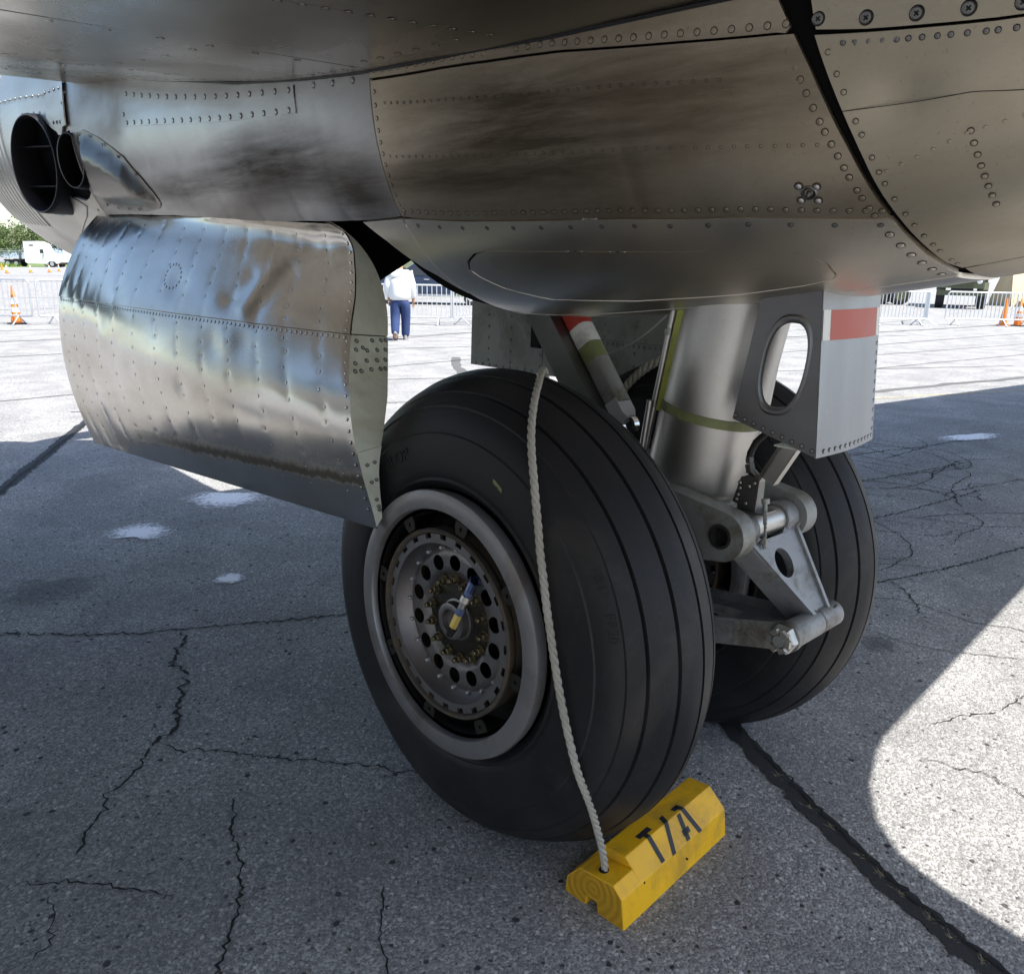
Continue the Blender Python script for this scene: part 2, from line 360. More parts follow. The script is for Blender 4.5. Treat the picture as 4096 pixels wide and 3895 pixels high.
def boundary(T):
    s = set()
    for f in T:
        for i in range(3): s.add((f[i], f[(i+1) % 3]))
    return [(a, b) for a, b in s if (b, a) not in s]
def wavy(u, v, seed, amp, sc):
    r = np.random.default_rng(seed); s = 0
    for k in range(7):
        a = r.uniform(0, 2*PI); q = sc*r.uniform(.5, 1.8); s = s+np.sin(q*(np.cos(a)*u+np.sin(a)*v)+r.uniform(0, 6.28))*r.uniform(.4, 1)
    return s*amp/4
def plate2d(name, outline, fr, thick, m, parent, holes=(), step=.03, mb=None, mi=0):
    """flat plate: outline in (e1,e2) of frame fr=(origin,e1,e2), thickness along e1 x e2"""
    o, e1, e2 = (Vector(q) for q in fr); n = e1.cross(e2).normalized()
    P, T = tri2d(outline, holes, step, False); k = len(P)
    V = [o+e1*p[0]+e2*p[1]+n*thick/2 for p in P]+[o+e1*p[0]+e2*p[1]-n*thick/2 for p in P]
    F = [tuple(f) for f in T]+[(f[2]+k, f[1]+k, f[0]+k) for f in T]
    F += [(b, a, a+k, b+k) for a, b in boundary(T)]
    if mb is not None: mb.add(V, F, mi); return
    return mobj(name, V, F, m, parent, True, None, None, 35)
def circ(cx, cy, rx, ry=None, n=20, rot=0):
    ry = ry or rx; return [(cx+rx*math.cos(2*PI*k/n)*math.cos(rot)-ry*math.sin(2*PI*k/n)*math.sin(rot), cy+rx*math.cos(2*PI*k/n)*math.sin(rot)+ry*math.sin(2*PI*k/n)*math.cos(rot)) for k in range(n)]
def rivets(name, pts, nrm, r, h, m, parent, ring=True, ringm='ringd', n=8, rs=1.45):
    """many small domed heads on a thin dark sealant ring, joined into one part"""
    mb = MB()
    for p, q in zip(pts, nrm):
        p = Vector(p); q = Vector(q).normalized(); a = q.orthogonal().normalized(); b_ = q.cross(a)
        V = []; F = []
        for (rr, hh) in ((r, 0), (r*.93, h*.7), (r*.55, h)):
            for k in range(n): th = 2*PI*k/n; V.append(p+(a*math.cos(th)+b_*math.sin(th))*rr+q*hh)
        for i in range(2):
            for k in range(n): F.append((i*n+k, i*n+(k+1) % n, (i+1)*n+(k+1) % n, (i+1)*n+k))
        F.append(tuple(2*n+k for k in range(n))); mb.add(V, F, 0)
        if ring:
            V = [p+(a*math.cos(2*PI*k/n)+b_*math.sin(2*PI*k/n))*r*rs+q*.00025 for k in range(n)]
            mb.add(V, [tuple(range(n))], 1)
    o = mb.build(name, [m, ringm], parent); o['kind'] = 'stuff'; return o

# ------------------------------------------------------------------ ground
def strip_on_ground(name, pts, width, m, z, jag=.25, step=.05, taper=True, seed=1):
    r = np.random.default_rng(seed); P = np.array(pts, float)
    if len(P) > 2:
        for _ in range(2): P = np.concatenate([P[:1], np.stack([P[:-1]*.75+P[1:]*.25, P[:-1]*.25+P[1:]*.75], 1).reshape(-1, 2), P[-1:]])
    P = resample(P, step, False); k = len(P)
    P = P.copy()
    T = np.gradient(P, axis=0); T /= np.linalg.norm(T, axis=1)[:, None]; Nn = np.stack([-T[:, 1], T[:, 0]], 1)
    wob = np.cumsum(r.normal(0, 1, k)); wob -= np.linspace(wob[0], wob[-1], k); wob = wob/(abs(wob).max()+1e-6)
    P += Nn*(wob[:, None]*(max(.016, width*1.6) if .33 < jag < .42 else width*.3)+r.normal(0, width*jag*.9+(.0035 if .33 < jag < .42 else 0), k)[:, None])
    wl = width*(.5+jag*r.uniform(-1, 1, k)); wr = width*(.5+jag*r.uniform(-1, 1, k))
    if taper:
        e = np.minimum(1, np.minimum(np.arange(k), np.arange(k)[::-1])/4.0+.15); wl *= e; wr *= e
    V = [(*(P[i]+Nn[i]*wl[i]), z) for i in range(k)]+[(*(P[i]-Nn[i]*wr[i]), z) for i in range(k)]
    F = [(i, i+k, i+1+k, i+1) for i in range(k-1)]
    o = mobj(name, V, F, m, None, False); o['kind'] = 'structure'; return o
G = 2500.0
gr = mobj('ground', [(-G, -G, 0), (G, -G, 0), (G, G, 0), (-G, G, 0)], [(0, 1, 2, 3)], 'apron'); gr['kind'] = 'structure'
CR = [([(-1.6, 2.75), (-.899, 2.408), (-.695, 2.16), (-.46, 2.0), (-.283, 1.882), (.05, 1.70), (.344, 1.532), (.7, 1.35)], .011),
      ([(-.294, 1.856), (-.30, 1.75), (-.40, 1.66), (-.46, 1.587), (-.43, 1.45), (-.552, 1.288), (-.60, 1.12), (-.70, 1.03), (-.729, 1.016)], .014),
      ([(-.729, 1.016), (-.80, .92), (-.95, .86), (-.93, .80), (-1.009, .722), (-1.10, .62)], .008),
      ([(-.706, 1.007), (-.58, .86), (-.439, .674), (-.30, .50), (-.192, .354), (-.1, .25)], .006),
      ([(-.64, .56), (-.668, .49), (-.72, .42), (-.75, .30), (-.799, .174), (-.86, .10), (-.974, -.03), (-1.08, -.15)], .007),
      ([(-1.25, .62), (-1.12, .50), (-1.05, .38), (-.95, .27)], .005), ([(-1.18, .50), (-1.22, .36), (-1.3, .3)], .004),
      ([(-.50, -.05), (-.62, -.2), (-.66, -.33), (-.80, -.45)], .004),
      ([(1.35, .55), (1.9, .35), (2.5, .05), (3.1, -.18), (4.2, -.45)], .010), ([(2.9, -.1), (2.75, -.3), (2.55, -.38)], .008),
      ([(1.6, 1.2), (2.4, 1.0), (3.2, .65), (4.4, .35), (5.5, .2)], .009), ([(2.0, 1.9), (3.2, 1.55), (4.6, 1.05), (6.5, .6)], .010),
      ([(3.2, .65), (3.1, .4), (3.3, .1)], .008), ([(2.6, 1.7), (2.5, 1.3), (2.7, .9)], .007), ([(4.0, 2.2), (5.6, 1.5), (7.6, .95)], .012),
      ([(5.0, 1.0), (5.2, .6), (5.0, .2)], .009), ([(1.9, .1), (2.2, -.2), (2.15, -.5), (2.4, -.9)], .004), ([(1.25, -.85), (1.35, -1.1), (1.2, -1.3)], .004),
      ([(1.5, -.8), (1.8, -.95), (2.2, -1.0)], .004)]
for i, (p, wd) in enumerate(CR): strip_on_ground('ground_crack', p, wd*1.0, 'crackdark', .004, .38, .016, True, 20+i)
for i in range(46):                                   # fine crazing right of the far wheel
    x, y = rng.uniform(1.5, 6.5), rng.uniform(-.2, 2.4); a = rng.uniform(-.9, .3)
    p = [(x, y)]
    for k in range(rng.integers(3, 7)): a += rng.normal(0, .6); p.append((p[-1][0]+.14*math.cos(a)*(1+x*.25), p[-1][1]+.14*math.sin(a)*(1+x*.25)))
    strip_on_ground('ground_crack', p, .0022+.0011*x, 'crackdark', .004, .35, .04, True, 200+i)
# tar-sealed joints
JT = [([(1.45, .75), (1.18, .18), (.938, -.291), (.82, -.50), (.734, -.668), (.65, -.83), (.574, -.981), (.50, -1.16), (.446, -1.341), (.36, -1.6)], .072),
      ([(-1.1, 3.6), (-.332, 5.055), (.30, 6.2), (.878, 7.26), (2.6, 10.4)], .10)]
for i, (p, wd) in enumerate(JT):
    strip_on_ground('joint_seal', p, wd, 'tar', .004, .07, .03, False, 50+i)
    strip_on_ground('ground_crack', [(a+.012*wd/.06, b) for a, b in p], wd*.16, 'black', .008, .45, .025, True, 60+i)
FARJ = [((8.1, 9.9), (5.6, 6.7), .16), ((1.0, 8.1), (9.0, 4.0), .03), ((2.6, 9.6), (16, 2.8), .05), ((-2, 9.3), (30, 9.9), .05), ((6, 12.5), (22, 7.0), .05), ((8, 3.6), (20, .8), .14), ((3, 12.2), (13, 14.3), .06),
        ((13, 4.3), (26, 2.1), .05), ((14, 5.6), (32, 2.3), .05), ((12, 7.0), (36, 4.2), .06), ((-6, 14.5), (34, 13.2), .07), ((-8, 17), (40, 17.5), .10), ((-5, 27), (26, 31), .16), ((-5, 36), (40, 38), .22),
        ((16, 9.0), (40, 5.5), .14), ((-5, 20.2), (22, 19.0), .08), ((4, 60), (60, 66), .4), ((14, 80), (40, 86), .6)]
for i, (a, b2, wd) in enumerate(FARJ): strip_on_ground('pavement_joint', [a, b2], wd, 'jointgrey', .004, .14, .30, False, 80+i)
strip_on_ground('painted_line', [(9.5, 2.85), (12.0, 1.85), (14, 1.0)], .05, 'fadeyellow', .004, .3, .08, False, 140)
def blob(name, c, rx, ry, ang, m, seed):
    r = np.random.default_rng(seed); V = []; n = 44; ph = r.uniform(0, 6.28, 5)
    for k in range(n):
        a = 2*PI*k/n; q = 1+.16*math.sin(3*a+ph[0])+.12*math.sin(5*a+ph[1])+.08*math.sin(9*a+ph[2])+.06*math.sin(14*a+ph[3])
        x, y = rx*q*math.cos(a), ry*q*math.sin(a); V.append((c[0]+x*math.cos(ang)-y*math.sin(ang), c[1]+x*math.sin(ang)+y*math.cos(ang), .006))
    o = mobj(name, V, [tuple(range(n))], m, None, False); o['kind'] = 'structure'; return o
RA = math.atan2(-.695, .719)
blob('white_patch', (.095, 3.43), .24, .16, RA, 'whitefilm', 1)  # pale translucent patches lying on the ground
blob('white_patch', (.17, 2.32), .10, .075, RA, 'whitefilm', 2)
blob('white_patch', (7.75, 1.0), .62, .12, RA*.55, 'whitefilm', 3)
blob('white_patch', (.80, 3.78), .36, .20, RA, 'whitefilm', 4)  # a sunlit spot on the ground, painted as white film
for i, (x, y, s) in enumerate([(1.75, -.28, .12), (2.05, -.38, .08), (-.62, 2.75, .22)]):
    blob('oil_stain', (x, y), s*1.5, s, RA*.5, 'oil', 30+i)

mb = MB()                                              # dry weeds rooted in the sealed joint
for (x, y) in [(.655, -.81), (.60, -.93), (.565, -1.0), (.53, -1.07), (.50, -1.15), (.475, -1.22), (.70, -.72), (.45, -1.30), (.78, -.575)]:
    for k in range(14):
        a = rng.uniform(0, 6.28); L_ = rng.uniform(.008, .028); bx, by = x+rng.normal(0, .008), y+rng.normal(0, .012); w_ = .0008
        mb.add([(bx-w_, by, .004), (bx+w_, by, .004), (bx+L_*math.cos(a), by+L_*math.sin(a), L_*rng.uniform(.3, .9))], [(0, 1, 2)])
tag(mb.build('joint_weeds', 'drygrass', None, False), 'tiny dry weeds growing in the tar-sealed joint', 'weeds', None, 'stuff')
# ------------------------------------------------------------------ the airplane
XC, HC, WD = .495, .6745, .9867
plane = empty('airplane'); CMB = -.0262
_Mt = Matrix.Rotation(-CMB, 3, 'Y')            # the apron slopes a little: the airplane leans on its gear
plane.rotation_euler = (0, -CMB, 0); plane.location = Vector((0, 0, HC)) - _Mt @ Vector((0, 0, HC))
tag(plane, 'bare metal bomber airplane with riveted nacelle and twin-wheel landing gear', 'airplane')
ST = np.array([(-4.0, .25, 2.45, 2.32, 2.0), (-2.6, .57, 2.42, 2.05, 2.0), (-1.6, .60, 2.33, 1.81, 2.05), (-1.0, .63, 2.27, 1.672, 2.15),
               (-.4, .72, 2.23, 1.578, 2.3), (.3, .765, 2.20, 1.52, 2.4), (1.0, .765, 2.22, 1.53, 2.4), (2.0, .765, 2.29, 1.58, 2.4),
               (3.0, .775, 2.36, 1.60, 2.25), (3.6, .80, 2.39, 1.57, 2.1), (4.3, .82, 2.40, 1.60, 2.0), (4.9, .76, 2.42, 1.70, 2.0)])
def pch(x, y, q):
    h = np.diff(x); d = np.diff(y)/h; mm = np.zeros_like(y)
    for i in range(1, len(x)-1):
        if d[i-1]*d[i] > 0:
            w1 = 2*h[i]+h[i-1]; w2 = h[i]+2*h[i-1]; mm[i] = (w1+w2)/(w1/d[i-1]+w2/d[i])
    mm[0] = d[0]; mm[-1] = d[-1]
    i = np.clip(np.searchsorted(x, q)-1, 0, len(x)-2); t = (q-x[i])/h[i]
    return (1+2*t)*(1-t)**2*y[i]+t*(1-t)**2*h[i]*mm[i]+t*t*(3-2*t)*y[i+1]+t*t*(t-1)*h[i]*mm[i+1]
def S0(y, t):
    y = np.asarray(y, float); t = np.asarray(t, float)
    a, zc, zb, n = [pch(ST[:, 0], ST[:, k], y) for k in range(1, 5)]
    c, s = np.cos(t*PI/2), np.sin(t*PI/2)
    return np.stack([XC-a*np.sign(c)*abs(c)**(2/n), y+0*t, zc-(zc-zb)*np.sign(s)*abs(s)**(2/n)], -1)
def _nrm(f, y, t):
    e = 1e-3; dy = f(y+e, t)-f(y-e, t); dt = f(y, t+e)-f(y, t-e)
    n = np.cross(dy, dt); n /= np.linalg.norm(n, axis=-1)[..., None]+1e-12; return n
def Nn0(y, t):
    t = np.where(abs(t) < .004, .004, t); t = np.where(abs(t-1) < .004, .996, t)
    n = _nrm(S0, y, t); P = S0(y, t); c = P-np.stack([np.full_like(P[..., 0], XC), P[..., 1], P[..., 2]*0+2.3], -1)
    sg = np.sign((n*c).sum(-1)); return n*sg[..., None]
TS = 1.08                                       # metres per unit of t, for even meshing
def skin(name, outline, m, parent, holes=(), off=.004, depth=.012, step=.035, dent=None):
    """a skin panel on the nacelle: outline in (y, t); real edges, thin gaps to its neighbours"""
    sc = lambda L: [(p[0], p[1]*TS) for p in L]
    P, T = tri2d(sc(outline), [sc(h) for h in holes], step)
    y, t = P[:, 0], P[:, 1]/TS
    def f(y, t):
        b = S0(y, t)+Nn0(y, t)*off
        if dent is not None: b = b+Nn0(y, t)*dent(y, t)[..., None]
        return b
    V = f(y, t); n = _nrm(f, y, np.where(abs(t-1) < .004, .996, np.where(abs(t) < .004, .004, t))); n0 = Nn0(y, t)
    n *= np.sign((n*n0).sum(-1))[:, None]
    # orientation
    a = np.cross(V[T[:, 1]]-V[T[:, 0]], V[T[:, 2]]-V[T[:, 0]]); fl = (a*n[T[:, 0]]).sum(1) < 0; T[fl] = T[fl][:, ::-1]
    k = len(V); F = [tuple(x) for x in T]; VV = list(V); NN = list(n)
    bd = boundary(T); idx = {}
    cen = V.mean(0)
    for a_, b_ in bd:
        for q in (a_, b_):
            if q not in idx:
                idx[q] = len(VV); VV += [V[q], V[q]-n0[q]*depth]; NN += [n0[q]*.2, n0[q]*.2]
    for a_, b_ in bd:
        e = np.cross(V[b_]-V[a_], n0[a_]); e /= np.linalg.norm(e)+1e-9
        ia, ib = idx[a_], idx[b_]; F.append((ib, ia, ia+1, ib+1)); NN[ia] = NN[ia+1] = e+n0[a_]*.3
    return mobj(name, VV, F, m, parent, True, None, NN)
def on(y, t, off=.005): return S0(y, t)+Nn0(y, t)*off
def line_pts(poly, spacing, jit=0.0):
    P = np.array(poly, float); Q = P.copy(); Q[:, 1] *= TS; d = np.r_[0, np.cumsum(np.hypot(*np.diff(Q, axis=0).T))]
    s = np.arange(spacing*.5, d[-1], spacing); s = s+rng.normal(0, jit, len(s)) if jit else s
    return np.stack([np.interp(s, d, P[:, 0]), np.interp(s, d, P[:, 1])], 1)
def riv_rows(name, rows, r, h, m, parent, off=.0045, ring=True, ringm='ringd', jit=0.0, rs=1.30):
    Q = np.concatenate([line_pts(p, sp, jit) for p, sp in rows])
    return rivets(name, S0(Q[:, 0], Q[:, 1])+Nn0(Q[:, 0], Q[:, 1])*off, Nn0(Q[:, 0], Q[:, 1]), r, h, m, parent, ring, ringm, 8, rs)

# inner structure (dark), open along the wheel well
nac = None
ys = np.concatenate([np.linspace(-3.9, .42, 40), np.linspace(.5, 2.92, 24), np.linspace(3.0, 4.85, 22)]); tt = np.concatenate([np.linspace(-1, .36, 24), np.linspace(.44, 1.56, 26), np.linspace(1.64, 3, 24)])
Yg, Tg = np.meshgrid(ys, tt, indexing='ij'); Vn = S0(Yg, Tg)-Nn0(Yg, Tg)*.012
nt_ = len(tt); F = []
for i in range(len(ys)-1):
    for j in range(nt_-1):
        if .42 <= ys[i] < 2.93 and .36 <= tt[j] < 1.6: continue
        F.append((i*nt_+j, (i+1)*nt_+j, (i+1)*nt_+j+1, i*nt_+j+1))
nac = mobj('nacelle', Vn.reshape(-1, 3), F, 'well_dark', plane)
nac['label'] = 'riveted engine nacelle of dull streaked aluminium'
# well bulkheads
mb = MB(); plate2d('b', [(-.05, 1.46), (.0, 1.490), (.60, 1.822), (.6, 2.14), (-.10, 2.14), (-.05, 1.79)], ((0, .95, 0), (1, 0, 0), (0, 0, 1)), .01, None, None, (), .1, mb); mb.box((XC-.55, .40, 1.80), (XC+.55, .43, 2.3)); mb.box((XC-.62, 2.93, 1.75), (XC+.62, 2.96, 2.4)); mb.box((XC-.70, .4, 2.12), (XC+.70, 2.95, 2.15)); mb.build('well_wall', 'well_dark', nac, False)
S1 = .29
TUP = [(.28, .05), (-.02, .067), (-.32, .096), (-.61, .139), (-.835, .176)]
TLO = [(.28, .370), (-.067, .413), (-.42, .463), (-.70, .516), (-.88, .57), (-.955, .594)]
GAP = [(-.801, .117), (-.825, .168), (-.854, .238), (-.879, .314), (-.907, .408), (-.928, .498), (-.950, .593), (-.972, .698), (-.991, .809), (-1.002, .922), (-1.01, 1.1), (-1.01, 1.6)]
gy = lambda t: np.interp(t, [g[1] for g in GAP], [g[0] for g in GAP])
ti = lambda L, y: float(np.interp(-y, [-p[0] for p in L], [p[1] for p in L]))
g = .0022
def dent_main(y, t): return wavy(y, t*TS, 3, .0016, 9)-.0016*np.exp(-((y+.14)/.02)**2)-.0016*np.exp(-((y+.47)/.02)**2)
main = [(S1-g, ti(TUP, .28)+g)]+[(y, ti(TUP, y)+g) for y in np.linspace(.2, -.80, 12)]+[(gy(t), t) for t in np.linspace(.178, .588, 14)]+[(y, ti(TLO, y)-g) for y in np.linspace(-.94, .2, 14)]+[(S1-g, .368-g)]
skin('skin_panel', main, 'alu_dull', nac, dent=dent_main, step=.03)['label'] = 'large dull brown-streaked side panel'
fil = [(S1-g, -.25), (-.9, -.25)]+[(gy(t), t) for t in (.117, .14, .165)]+[(-.815, ti(TUP, -.83)-.002)]+[(y, ti(TUP, y)-g) for y in np.linspace(-.80, .2, 12)]+[(S1-g, ti(TUP, .28)-g)]
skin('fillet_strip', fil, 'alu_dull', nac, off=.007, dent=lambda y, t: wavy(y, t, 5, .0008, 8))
low = [(S1-g, .372+g)]+[(y, ti(TLO, y)+g) for y in np.linspace(.2, -.94, 14)]+[(gy(t), t) for t in np.linspace(.60, .895, 10)]+[(y, .905) for y in np.linspace(-.99, .2, 12)]+[(S1+.015, .86), (S1-g, .70)]
OV = [(.153, .563), (.131, .533), (.083, .508), (.028, .501), (-.235, .540), (-.494, .586), (-.659, .623), (-.745, .648), (-.775, .672), (-.789, .716), (-.786, .774), (-.771, .795), (-.696, .81), (-.535, .818), (-.25, .80), (0.0, .74), (.10, .66), (.14, .60)]
cy_, ct_ = np.mean([p[0] for p in OV]), np.mean([p[1] for p in OV])
OVo = [(cy_+(p[0]-cy_)*1.012, ct_+(p[1]-ct_)*1.035) for p in OV]
skin('lower_panel', low, 'alu_low', nac, holes=[OVo], dent=lambda y, t: wavy(y, t*TS, 8, .0010, 7), step=.03)
skin('access_cover', OV, 'alu_low', nac, off=.0036, dent=lambda y, t: wavy(y, t*TS, 9, .0009, 8), step=.03)
kel = [(S1+.02, .87)]+[(y, .908) for y in np.linspace(.2, -.99, 12)]+[(-1.01, 1.0), (-1.01, 1.5), (S1+.02, 1.5)]
skin('keel_panel', kel, 'alu_low', nac, off=.0055, dent=lambda y, t: wavy(y, t*TS, 10, .001, 7))
skin('skin_panel', [(S1-g, 1.504), (-1.01, 1.504), (-.80, 2.3), (S1-g, 2.3)], 'alu_low', nac, step=.08)
# forward of the frame seam: panel above the wheel well
HIN = [(.29, .370), (.50, .378), (.72, .378), (1.66, .385), (2.30, .395), (2.78, .41)]
fw = [(S1+g, -.25)]+[(S1+g, t) for t in np.linspace(-.1, .35, 8)]+[(y, ti(HIN[::-1], y)-.002) for y in np.linspace(S1+.03, 2.776, 24)]+[(2.776, .2), (2.776, -.25)]
fw = [(S1+g, -.25), (S1+g, 0), (S1+g, .18), (S1+g, .366)]+[(y, float(np.interp(y, [p[0] for p in HIN], [p[1] for p in HIN]))-.002) for y in np.linspace(S1+.05, 2.776, 24)]+[(2.776, .2), (2.776, -.25)]
def dent_f(y, t):
    d = wavy(y, t*TS, 12, .0026, 7.5)+wavy(y, t*TS, 13, .0012, 17)
    for k in range(9): d = d-.0020*np.exp(-((y-.55-.27*k)/.022)**2)*np.clip((t-.05)*6, 0, 1)
    return d
skin('skin_panel', fw, 'alu_side', nac, dent=dent_f, step=.03)['label'] = 'brighter buffed side panel above the wheel door'
tri = [(S1+g, .374), (.495, .381), (.432, .446), (.381, .519), (.357, .557), (.327, .592), (.31, .64), (S1+g, .69)]
skin('corner_panel', tri, 'alu_low', nac)
skin('access_plate', [(2.087, -.014), (2.104, .070), (1.6, .073), (1.1, .078), (.679, .084), (.68, .028), (1.1, .016), (1.6, 0.002)], 'alu_side', nac, off=.0075, depth=.005, dent=lambda y, t: wavy(y, t*TS, 15, .0006, 8), step=.03)
skin('skin_panel', [(S1+g, 1.62), (2.776, 1.6), (2.776, 2.3), (S1+g, 2.3)], 'alu_side', nac, step=.08)
# engine bay ahead of the firewall, with the exhaust recess
REC = [(3.592, .036), (3.497, .023), (3.318, .020), (3.15, .03), (3.05, .06), (2.975, .075), (2.90, .10), (2.84, .075), (2.79, .070), (2.79, .15), (2.79, .25), (2.79, .305), (2.86, .33), (2.95, .345), (3.06, .33), (3.206, .33), (3.40, .39), (3.56, .37), (3.66, .25), (3.66, .13)]
bay = [(2.784, -.35), (2.784, 0), (2.784, .2), (2.784, .44), (2.784, .62), (3.86, .62), (3.86, .3), (3.86, 0), (3.86, -.35)]
skin('cowl_panel', bay, 'alu_cowl', nac, holes=[REC], step=.035, dent=lambda y, t: wavy(y, t*TS, 17, .0022, 12))
skin('cowl_panel', [(2.784, .625), (3.86, .625), (3.86, 1.4), (2.784, 1.4)], 'alu_cowl', nac, step=.06)
skin('cowl_panel', [(2.784, 1.41), (4.85, 1.41), (4.85, 3.0), (2.784, 3.0)], 'alu_cowl', nac, step=.1)
skin('cowl_panel', [(3.865, .47), (4.85, .47), (4.85, 1.405), (3.865, 1.405)], 'alu_cowl', nac, step=.06)
skin('cowl_band', [(2.79, -.062), (3.85, -.085), (3.85, -.055), (2.79, -.03)], 'alu_cowl', nac, off=.009, step=.05)
for k in range(14):                                       # cooling shutters: strips with open slots between
    y0 = 3.868+.068*k
    skin('shutter_strip', [(y0, -.35), (y0+.040, -.35), (y0+.040, .1), (y0+.040, .466), (y0, .466), (y0, .1)], 'alu_cowl', nac, off=.012, depth=.012, step=.05)
# recess bowl, pipes
mb = MB()
for (yy, tt2, dep) in ((3.25, .17, .20),):
    pass
R2 = resample([(p[0], p[1]*TS) for p in REC], .05); ry, rt = R2[:, 0], R2[:, 1]/TS
ring0 = S0(ry, rt)+Nn0(ry, rt)*.001; ring1 = S0(ry, rt)-np.array([-.22, 0, 0]); nR = len(ry)
mb.add(list(ring0)+list(ring1), [(i, (i+1) % nR, nR+(i+1) % nR, nR+i) for i in range(nR)]+[tuple(nR+i for i in range(nR))])
mb.build('exhaust_recess', 'black', nac, True)
def pipe(name, c, nrm, up, rx, ry_, L, m, thick=.012, vanes=False):
    c = Vector(c); n = Vector(nrm).normalized(); u = (Vector(up)-n*Vector(up).dot(n)).normalized(); s = n.cross(u)
    mb = MB(); K = 40; V = []; F = []
    prof = [(1.0, 0), (1.015, .006), (1.04, .0), (1.05, -.03), (1.06, -.08), (1.10, -L)]
    inn = [(1.0, 0), (.96, -.02), (.95, -L)]
    for (q, d) in inn[::-1]+prof[1:]:
        for k in range(K): a = 2*PI*k/K; V.append(c+s*(rx*q*math.cos(a))+u*(ry_*q*math.sin(a))+n*d)
    m2 = len(inn)+len(prof)-1
    for i in range(m2-1):
        for k in range(K): F.append((i*K+k, i*K+(k+1) % K, (i+1)*K+(k+1) % K, (i+1)*K+k))
    F.append(tuple(range(K)))
    mb.add(V, F); o = mb.build(name, m, nac, True, 40)
    if vanes:
        for q in (.38, -.46):
            v = MB(); hw = rx*.96*math.sqrt(1-q*q); p = c+u*(ry_*q)-n*.05
            v.add([p-s*hw+u*.004, p+s*hw+u*.004, p+s*hw-n*.1, p-s*hw-n*.1, p-s*hw-u*.004, p+s*hw-u*.004, p+s*hw-n*.1-u*.008, p-s*hw-n*.1-u*.008], [(0, 1, 2, 3), (7, 6, 5, 4), (0, 4, 5, 1)])
            v.build('exhaust_vane', 'soot', nac, False)
    return o
pipe('exhaust_pipe', (-.330, 3.22, 2.110), (-.92, -.38, -.08), (0, 0, 1), .158, .228, .25, 'soot', vanes=True)
pipe('waste_pipe', (-.285, 2.775, 2.10), (-.82, -.56, -.05), (0, .12, 1), .066, .120, .22, 'soot')
for (nm_, c_, n_, u_, rx_, ry2) in (('exhaust_lip', (-.330, 3.22, 2.110), (-.92, -.38, -.08), (0, 0, 1), .158, .228), ('waste_lip', (-.285, 2.775, 2.10), (-.82, -.56, -.05), (0, .12, 1), .066, .120)):
    c_ = Vector(c_); n_ = Vector(n_).normalized(); u_ = (Vector(u_)-n_*Vector(u_).dot(n_)).normalized(); s_ = n_.cross(u_)
    mb = MB(); mb.tube([c_+s_*rx_*1.01*math.cos(a)+u_*ry2*1.01*math.sin(a)+n_*.004 for a in np.linspace(0, 2*PI, 61)], .0028, 6, caps=False); mb.build(nm_, 'alu_boxdark', nac)
# polished teardrop fairing behind the pipes
TEAR = [(2.76, .085), (2.591, .071), (2.412, .097), (2.28, .128), (2.163, .163), (2.043, .235), (1.981, .293), (1.965, .32), (1.973, .342), (2.014, .358), (2.152, .372), (2.3, .374), (2.466, .375), (2.62, .368), (2.703, .359), (2.765, .339), (2.72, .288), (2.69, .235), (2.665, .182), (2.685, .13)]
_TO = resample([(p[0], p[1]*TS) for p in TEAR], .012)
def dent_t(y, t):
    d = np.min(np.hypot(np.asarray(y)[:, None]-_TO[None, :, 0], np.asarray(t)[:, None]*TS-_TO[None, :, 1]), axis=1); q = np.clip((d-.012)/.085, 0, 1); return .042*q*q*(3-2*q)
skin('teardrop_fairing', TEAR, 'alu_tear', nac, off=.008, dent=dent_t, step=.025)
riv_rows('rivets', [([(2.73, .092), (2.59, .080), (2.412, .106), (2.163, .174), (2.043, .246), (1.99, .315)], .15), ([(2.70, .348), (2.47, .366), (2.15, .363)], .13)], .006, .003, 'steel_dark', nac, off=.013)
skin('patch_plate', [(2.79, -.06), (3.06, -.05), (3.06, .03), (2.97, .058), (2.93, .085), (2.88, .085), (2.84, .06), (2.79, .055)], 'alu_cowl', nac, off=.016, depth=.006, dent=lambda y, t: wavy(y, t*TS, 21, .004, 22), step=.03)
skin('gap_flange', [(3.22, .30), (3.42, .41), (3.58, .40), (3.70, .47), (3.70, .56), (3.40, .50), (3.10, .42), (2.98, .37), (3.08, .335)], 'alu_cowl', nac, off=.010, depth=.006, dent=lambda y, t: wavy(y, t*TS, 22, .003, 15), step=.03)
riv_rows('rivets', [([(2.81, -.045), (3.06, -.04)], .07), ([(2.81, -.03), (2.81, .05)], .06), ([(2.84, .045), (2.97, .045)], .05), ([(3.1, -.035), (3.8, -.05)], .09), ([(3.1, .012), (3.5, .01)], .09), ([(2.80, .36), (2.81, .43)], .04)], .007, .003, 'steel_dark', nac, off=.017)
# aft: fairing that moves with the flap
AF = [(gy(t)-.014-.020*np.clip((.5-t)/.5, 0, 1), t) for t in np.linspace(.20, .895, 16)]
AUP = [(-.863, .185), (-.963, .208), (-1.074, .233), (-1.173, .257), (-1.6, .34), (-2.6, .45)]
aft_t = lambda y: ti(AUP, y)
flap = empty('flap_fairing', (0, 0, 0), 0, plane)
ym = AF[0][0]
a1 = [(AF[0][0], aft_t(AF[0][0])+.004)]+[p for p in AF if p[1] > .21 and p[1] < .84]+[(-1.02, .848), (-1.135, .84), (-1.6, .82), (-2.6, .8), (-2.6, .454)]+[(y, aft_t(y)+.004) for y in np.linspace(-2.4, -.95, 16)]
def dent_a(y, t): return wavy(y, t*TS, 31, .0022, 8)-.006*np.exp(-(((y+1.0)/.06)**2+((t-.33)/.05)**2))-.004*np.exp(-((y+1.25)/.05)**2)
skin('skin_panel', a1, 'alu_tail', flap, dent=dent_a, step=.03)
